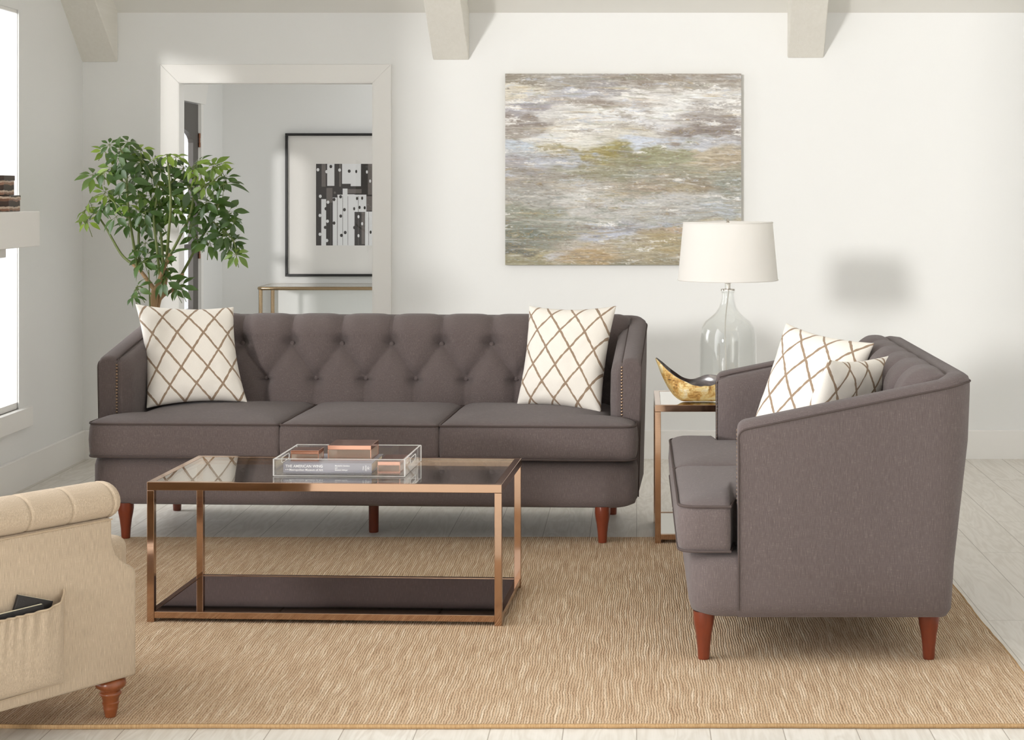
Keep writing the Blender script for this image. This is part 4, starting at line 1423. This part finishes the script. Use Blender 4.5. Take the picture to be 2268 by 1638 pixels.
# ------------------------------------------------------------------ plant
def plant():
    Y0 = 8.42
    sc = 1 / 3.723
    def q(zx, zy, dy=0.0): return at(150 + zx * sc, 280 + zy * sc, Y0 + dy)
    base = q(710, 1620); base.z = 0
    root = empty('potted_plant', (base.x, Y0, 0), 0, 'tall umbrella plant with many green leaf fans behind the long sofa', 'plant')
    rx = lambda v: Vector(v) - Vector((base.x, Y0, 0))
    MB().lathe([(.11, 0), (.12, .01), (.155, .28), (.165, .30), (.165, .32), (.150, .32), (.145, .29)], seg=40).build('pot', M['pot'], root, smooth=True)
    MB().lathe([(.144, .285), (.144, .295)], seg=32).build('soil', M['soil'], root)
    # stems traced as woody limbs: (points in zoomed photo units, depth offset), radius range
    def smooth_path(pts, n=5):
        out = []
        P = [pts[0]] + pts + [pts[-1]]
        for i in range(1, len(P) - 2):
            for k in range(n):
                t_ = k / n
                a, b, c, d = P[i - 1], P[i], P[i + 1], P[i + 2]
                out.append(.5 * ((2 * b) + (c - a) * t_ + (2 * a - 5 * b + 4 * c - d) * t_ ** 2 + (3 * b - a - 3 * c + d) * t_ ** 3))
        out.append(pts[-1])
        return out
    woody = MB(); green = MB()
    soilp = Vector((0, 0, .29))
    bark_stems = [
        [(soilp, None), ((700, 1620), 0), ((712, 1430), 0), ((720, 1350), 0)],
        [((720, 1350), 0), ((660, 1270), .02), ((600, 1190), .03), ((535, 1135), .04)],
        [((725, 1360), 0), ((760, 1260), -.02), ((790, 1170), -.02), ((850, 1050), -.03)],
        [(soilp, None), ((730, 1620), .03), ((745, 1450), .03), ((790, 1340), .03), ((820, 1170), .02)],
        [((745, 1440), .03), ((790, 1390), .05), ((860, 1350), .06), ((890, 1310), .06)],
        [((850, 1250), .0), ((900, 1232), -.01), ((955, 1218), -.02)],
    ]
    def mk(pt, d):
        return pt if d is None else rx(q(pt[0], pt[1], d))
    rads = [(.021, .017), (.012, .007), (.013, .009), (.016, .010), (.010, .008), (.008, .005)]
    for st_, (ra, rb_) in zip(bark_stems, rads):
        pts = smooth_path([mk(*s) for s in st_])
        n = len(pts)
        woody.tube(pts, [ra + (rb_ - ra) * i / (n - 1) for i in range(n)], 10)
    green_stems = [
        [((535, 1135), .04), ((440, 1050), .06), ((330, 860), .08), ((240, 720), .10)],
        [((570, 1150), .03), ((545, 980), .0), ((510, 760), -.03), ((490, 560), -.04), ((480, 300), -.03), ((430, 180), -.02)],
        [((590, 1170), .03), ((585, 900), .05), ((600, 700), .08), ((600, 560), .10)],
        [((760, 1230), -.02), ((735, 1000), -.04), ((710, 750), -.05), ((735, 500), -.04), ((600, 250), -.02)],
        [((790, 1180), 0), ((770, 900), .02), ((745, 740), .05), ((760, 480), .08)],
        [((815, 1130), .02), ((830, 900), -.06), ((850, 640), -.10), ((830, 330), -.10), ((820, 230), -.08)],
        [((850, 1050), -.03), ((940, 880), -.04), ((1010, 720), -.03), ((1040, 560), -.02), ((1060, 400), 0), ((1080, 310), .02)],
        [((890, 1310), .06), ((1000, 1110), .06), ((1100, 920), .04), ((1190, 780), .02), ((1260, 600), -.02)],
        [((1190, 780), .02), ((1290, 860), -.02), ((1370, 950), -.04), ((1390, 1060), -.04)],
        [((1040, 560), -.02), ((1160, 480), -.04), ((1280, 380), -.05)],
        [((682, 1620), -.02), ((675, 1400), -.03), ((668, 1180), -.04)],
        [((675, 1380), -.03), ((600, 1320), -.05), ((560, 1330), -.06)],
        [((740, 560), -.04), ((900, 420), .03), ((960, 330), .06)],
        [((510, 760), -.03), ((420, 700), -.05), ((380, 620), -.04), ((290, 560), -.02)],
        [((490, 480), -.04), ((380, 400), -.02), ((300, 350), .0)],
    ]
    for k, st_ in enumerate(green_stems):
        pts = smooth_path([mk(*s) for s in st_])
        n = len(pts); r0 = .0075 if k < 8 else .0045
        green.tube(pts, [r0 * (1 - .45 * i / (n - 1)) for i in range(n)], 8)
    # fans of leaflets: zoomed x, y, depth, size, tone (sunlit fans painted paler, shaded ones darker)
    rng = random.Random(4)
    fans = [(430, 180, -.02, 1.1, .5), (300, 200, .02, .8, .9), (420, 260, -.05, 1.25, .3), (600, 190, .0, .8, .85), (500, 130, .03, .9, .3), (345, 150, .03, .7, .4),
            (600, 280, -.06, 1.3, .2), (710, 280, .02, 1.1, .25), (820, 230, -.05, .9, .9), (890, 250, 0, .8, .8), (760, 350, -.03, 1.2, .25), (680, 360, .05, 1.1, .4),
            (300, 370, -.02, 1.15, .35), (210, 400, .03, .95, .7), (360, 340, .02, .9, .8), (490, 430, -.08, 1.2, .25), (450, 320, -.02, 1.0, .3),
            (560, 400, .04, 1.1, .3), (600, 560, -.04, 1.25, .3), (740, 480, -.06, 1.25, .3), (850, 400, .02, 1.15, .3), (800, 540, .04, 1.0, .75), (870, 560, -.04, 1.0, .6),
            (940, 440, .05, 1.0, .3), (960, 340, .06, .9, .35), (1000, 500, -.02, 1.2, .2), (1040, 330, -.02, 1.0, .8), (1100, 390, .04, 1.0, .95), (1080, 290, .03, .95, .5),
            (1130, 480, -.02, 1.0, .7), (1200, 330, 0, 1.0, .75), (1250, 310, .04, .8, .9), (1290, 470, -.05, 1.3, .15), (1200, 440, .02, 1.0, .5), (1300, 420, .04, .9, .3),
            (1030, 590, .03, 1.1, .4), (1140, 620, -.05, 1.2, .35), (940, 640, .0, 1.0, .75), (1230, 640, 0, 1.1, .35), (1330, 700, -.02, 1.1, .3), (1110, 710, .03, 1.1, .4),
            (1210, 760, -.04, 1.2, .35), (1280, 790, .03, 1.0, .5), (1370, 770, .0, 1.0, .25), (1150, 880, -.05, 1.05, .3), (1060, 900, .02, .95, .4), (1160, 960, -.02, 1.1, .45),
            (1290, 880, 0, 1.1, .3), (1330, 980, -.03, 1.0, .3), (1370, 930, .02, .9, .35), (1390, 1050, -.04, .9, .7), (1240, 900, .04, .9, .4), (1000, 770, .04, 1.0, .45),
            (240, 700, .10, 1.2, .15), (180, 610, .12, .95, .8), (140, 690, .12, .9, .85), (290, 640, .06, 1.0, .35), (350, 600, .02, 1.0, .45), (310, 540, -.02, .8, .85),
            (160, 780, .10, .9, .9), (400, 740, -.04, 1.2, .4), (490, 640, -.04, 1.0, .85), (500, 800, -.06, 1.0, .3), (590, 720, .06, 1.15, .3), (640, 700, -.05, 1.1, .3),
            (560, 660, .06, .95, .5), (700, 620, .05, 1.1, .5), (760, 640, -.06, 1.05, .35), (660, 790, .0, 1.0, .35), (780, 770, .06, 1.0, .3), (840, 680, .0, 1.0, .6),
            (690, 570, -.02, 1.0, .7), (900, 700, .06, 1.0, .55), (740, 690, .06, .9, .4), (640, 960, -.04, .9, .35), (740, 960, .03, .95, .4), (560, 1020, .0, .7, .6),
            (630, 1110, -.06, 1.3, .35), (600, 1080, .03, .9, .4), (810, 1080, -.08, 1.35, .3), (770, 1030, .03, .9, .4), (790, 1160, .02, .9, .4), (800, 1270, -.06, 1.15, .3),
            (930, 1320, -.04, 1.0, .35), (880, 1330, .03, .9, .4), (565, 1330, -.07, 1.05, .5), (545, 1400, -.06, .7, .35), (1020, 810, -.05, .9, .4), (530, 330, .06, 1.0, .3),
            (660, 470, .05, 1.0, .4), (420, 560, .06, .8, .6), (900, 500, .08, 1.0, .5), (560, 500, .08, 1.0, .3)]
    lv, lf, tone = [], [], []
    pet = MB()
    def leaflet(p, d, nrm, L, wdt, tn):
        d = d.normalized(); sd = d.cross(nrm).normalized(); up = sd.cross(d).normalized()
        o_ = len(lv)
        rows = 6
        prof_ = [0.03, .55, .88, 1.0, .80, .42, .02]
        for i in range(rows + 1):
            s = i / rows
            cen = p + d * (L * s) - up * (L * .26 * s * s)
            wv = wdt * prof_[i]
            fold = .28 * wv
            lv.append(cen - sd * wv + up * fold); lv.append(cen); lv.append(cen + sd * wv + up * fold)
            tone.extend([tn] * 3)
        for i in range(rows):
            a = o_ + i * 3
            lf.append((a, a + 1, a + 4, a + 3)); lf.append((a + 1, a + 2, a + 5, a + 4))
    for fx, fy, fd, fs, tn in fans:
        c = rx(q(fx, fy, fd + rng.uniform(-.05, .05)))
        ax = Vector((rng.uniform(-.6, .6), rng.uniform(-1.0, -.1), rng.uniform(.35, .9))).normalized()
        e1 = ax.orthogonal().normalized(); e2 = ax.cross(e1)
        n = rng.choice((6, 7, 7, 8))
        ph = rng.uniform(0, 6.28)
        for k in range(n):
            a = ph + 2 * PI * k / n + rng.uniform(-.15, .15)
            dirn = (e1 * math.cos(a) + e2 * math.sin(a)) + ax * rng.uniform(-.45, .12) + Vector((0, 0, -.15))
            L = .074 * fs * rng.uniform(.72, 1.08)
            st0 = c + dirn.normalized() * (.018 * fs)
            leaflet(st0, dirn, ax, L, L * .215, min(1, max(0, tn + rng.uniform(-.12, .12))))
            pet.tube([c, st0], .0009, 4)
        tail = c - ax * .03 - Vector((0, 0, rng.uniform(.03, .06))) + Vector((rng.uniform(-.02, .02), rng.uniform(-.02, .02), 0))
        pet.tube([c, (c + tail) / 2 + Vector((0, 0, -.004)), tail], .0016, 5)
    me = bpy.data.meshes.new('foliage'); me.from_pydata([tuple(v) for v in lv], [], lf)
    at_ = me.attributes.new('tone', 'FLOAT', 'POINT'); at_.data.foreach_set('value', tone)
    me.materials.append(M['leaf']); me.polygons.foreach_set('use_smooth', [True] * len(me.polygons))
    o = bpy.data.objects.new('foliage', me); COL.objects.link(o); o.parent = root
    woody.build('trunk', M['bark'], root, smooth=True)
    green.v_off = 0
    g_ = green
    off = len(g_.v)
    g_.add(pet.v, pet.f)
    g_.build('stem', M['stem_green'], root, smooth=True)
plant()

# ------------------------------------------------------------------ beige armchair (seen from behind its arm)
def armchair():
    # local frame: +x runs from the chair front (x=0) towards its back, y = inwards across the seat, outer arm face at y=0
    org = Vector((-1.322, 4.66, 0))
    ux = Vector((-.58, -.815, 0)).normalized()
    ang = math.atan2(ux.y, ux.x)
    root = empty('armchair', org, ang, 'beige upholstered armchair with rolled arm and side pocket, partly out of view', 'armchair')
    # with this rotation local +y = rotated left of ux; inward must be (-.815,.58)
    ly = Vector((-math.sin(ang), math.cos(ang), 0))
    sgn = 1 if ly.dot(Vector((-.815, .58, 0))) > 0 else -1
    def mbx(mb):
        if sgn < 0: mb.v = [(x, -y, z) for x, y, z in mb.v]
        return mb
    Lc, Wc = .86, .78
    # arm panels with the scooped front edge
    prof = [(0, .116), (0, .385), (.004, .398), (.018, .410), (.036, .420), (.052, .433), (.066, .450), (.074, .470), (.078, .495), (.078, .545), (Lc, .545), (Lc, .116)]
    for y0, y1 in ((0, .13), (Wc - .13, Wc)):
        mb = MB()
        mb.prism([(x, z) for x, z in prof], 1, y0, y1)
        mbx(mb).build('arm_panel', M['beige'], root, bevel=.010, seg=3, angle=50)
    # rolled arm tops with channel seams
    for yc in (.050, Wc - .050):
        mb = MB()
        n = 240
        vs = []; seg = 24
        rows = []
        Rr = .052
        for i in range(n + 1):
            x = .058 + (Lc - .058) * i / n
            ch = math.exp(-(((x - .058 + .035) % .125 - .0625) / .0035) ** 2)
            e = math.sqrt(max(0, 1 - max(0, 1 - (x - .058) / .022) ** 2)) if x < .08 else 1
            row = []
            for k in range(seg):
                a = 2 * PI * k / seg
                r_ = Rr * (1 - .06 * ch) * (.80 + .20 * e)
                row.append((x, yc + r_ * 1.28 * math.cos(a), .586 + r_ * .95 * math.sin(a)))
            rows.append(row)
        for rw in rows: vs += rw
        fs = [(i * seg + k, i * seg + (k + 1) % seg, (i + 1) * seg + (k + 1) % seg, (i + 1) * seg + k) for i in range(n) for k in range(seg)]
        fs += [tuple(range(seg))[::-1], tuple(n * seg + k for k in range(seg))]
        mb.add(vs, fs)
        mbx(mb).build('arm_roll', M['beige'], root, smooth=True)
        # rounded seam at the underside
        mb = MB().tube([(x_, yc - .05 if yc < .3 else yc + .05, .541) for x_ in [.08 + .78 * k / 12 for k in range(13)]], .0022, 6)
        mbx(mb).build('piping', M['beige_pipe'], root, smooth=True)
    # seat deck, cushion, back
    mb = MB().box(.02, Lc - .02, .13, Wc - .13, .12, .30); mbx(mb).build('seat_base', M['beige'], root, bevel=.02, seg=3)
    mb = MB().prism([(-.055, .115), (-.075, .14), (-.075, Wc - .14), (-.055, Wc - .115), (.03, Wc - .115), (.07, Wc - .135), (.66, Wc - .135), (.66, .135), (.07, .135), (.03, .115)], 2, .302, .462)
    mbx(mb).build('seat_cushion', M['beige'], root, bevel=.035, seg=5)
    mb = MB().hexa([(.68, .13, .30), (.84, .13, .30), (.84, Wc - .13, .30), (.68, Wc - .13, .30), (.76, .10, .86), (.92, .10, .86), (.92, Wc - .10, .86), (.76, Wc - .10, .86)])
    mbx(mb).build('backrest', M['beige'], root, bevel=.04, seg=5)
    # side pocket with gathered top
    rows = []
    NXp, NZp = 60, 24
    x0, x1 = .232, .62
    for j in range(NZp + 1):
        v = j / NZp
        row = []
        for i in range(NXp + 1):
            u = i / NXp
            x = x0 + (x1 - x0) * u
            sag = .034 * (1 - math.exp(-min(u, 1 - u) / .07))
            zt = .386 - sag
            zb__ = .150
            z = zb__ + (zt - zb__) * v
            ed = min(u, 1 - u)
            out = .036 * (1 - math.exp(-ed / .06)) * (v ** .35) + .004
            pleat = .0035 * math.sin(x * 190 + 2 * math.sin(x * 31)) * math.exp(-(1 - v) / .35) * min(1, ed * 12)
            row.append((x, -(out + pleat), z))
        rows.append(row)
    mb = MB().grid(rows)
    back = [[(x, y + .0035 if j else y, z) for x, y, z in row] for j, row in enumerate(rows)]
    mb.grid([[(x, min(-.0005, y + .004), z) for x, y, z in row] for row in rows], flip=True)
    mb.grid([rows[-1], [(x, min(-.0005, y + .004), z) for x, y, z in rows[-1]]])
    pk = mbx(mb).build('side_pocket', M['beige'], root, smooth=True)
    mb = MB().tube([(x, y - .001, z + .001) for x, y, z in rows[-1]], .0028, 8)
    seam = [(x0, -.004, .378), (x0, -.0035, .27), (x0 + .002, -.003, .15), ((x0 + x1) / 2, -.003, .146), (x1, -.003, .15)]
    mb.tube(seam, .0016, 6)
    mbx(mb).build('piping', M['beige_pipe'], pk, smooth=True)
    # turned feet
    pr = [(.0135, 0), (.015, .004), (.0175, .018), (.0195, .024), (.0185, .027), (.0215, .034), (.0225, .038), (.020, .041), (.0235, .055), (.0285, .060), (.0285, .064), (.024, .068), (.027, .073), (.038, .080), (.0405, .088), (.038, .098), (.030, .104), (.026, .107), (.026, .118)]
    for x, y in ((.050, .045), (.050, Wc - .045), (Lc - .06, .045), (Lc - .06, Wc - .045)):
        mb = MB().lathe(pr, (x, y, 0), 28)
        mbx(mb).build('foot', M['oak'], root, smooth=True).location.z = .0112
    # notebooks standing in the pocket
    def nb(name, x, zc, ww, hh__, tilt, yy, label):
        e = empty(name, (0, 0, 0), 0, label, 'notebook', 'notebooks in the armchair pocket')
        p = org + ux * x - ly * sgn * (yy) + Vector((0, 0, zc))
        e.location = p
        e.rotation_euler = Matrix.Rotation(ang, 4, 'Z').to_euler()
        mb = MB()
        c_, s_ = math.cos(tilt), math.sin(tilt)
        def bx(x0_, x1_, y0_, y1_, z0_, z1_, m):
            vs = [(a, b, d) for d in (z0_, z1_) for b in (y0_, y1_) for a in (x0_, x1_)]
            vs = [(a * c_ - d * s_, b, a * s_ + d * c_) for a, b, d in vs]
            m_ = MB(); m_.add(vs, [(0, 2, 3, 1), (4, 5, 7, 6), (0, 1, 5, 4), (2, 6, 7, 3), (0, 4, 6, 2), (1, 3, 7, 5)]); return m_
        bx(-ww / 2, ww / 2, -.005, .005, -hh__ / 2, hh__ / 2, None).build('cover', M['dark_leather'], e, bevel=.0015, seg=2)
        bx(-ww / 2 + .003, ww / 2 - .003, -.003, .003, hh__ / 2 - .002, hh__ / 2 + .0008, None).build('pages', M['pages'], e)
        return e
    nb('notebook', .347, .307, .106, .160, math.radians(19), .009, 'black notebook sticking up highest from the armchair pocket')
    nb('notebook', .425, .300, .235, .130, math.radians(-1), .022, 'low black notebook with a pale edge in the armchair pocket')
armchair()
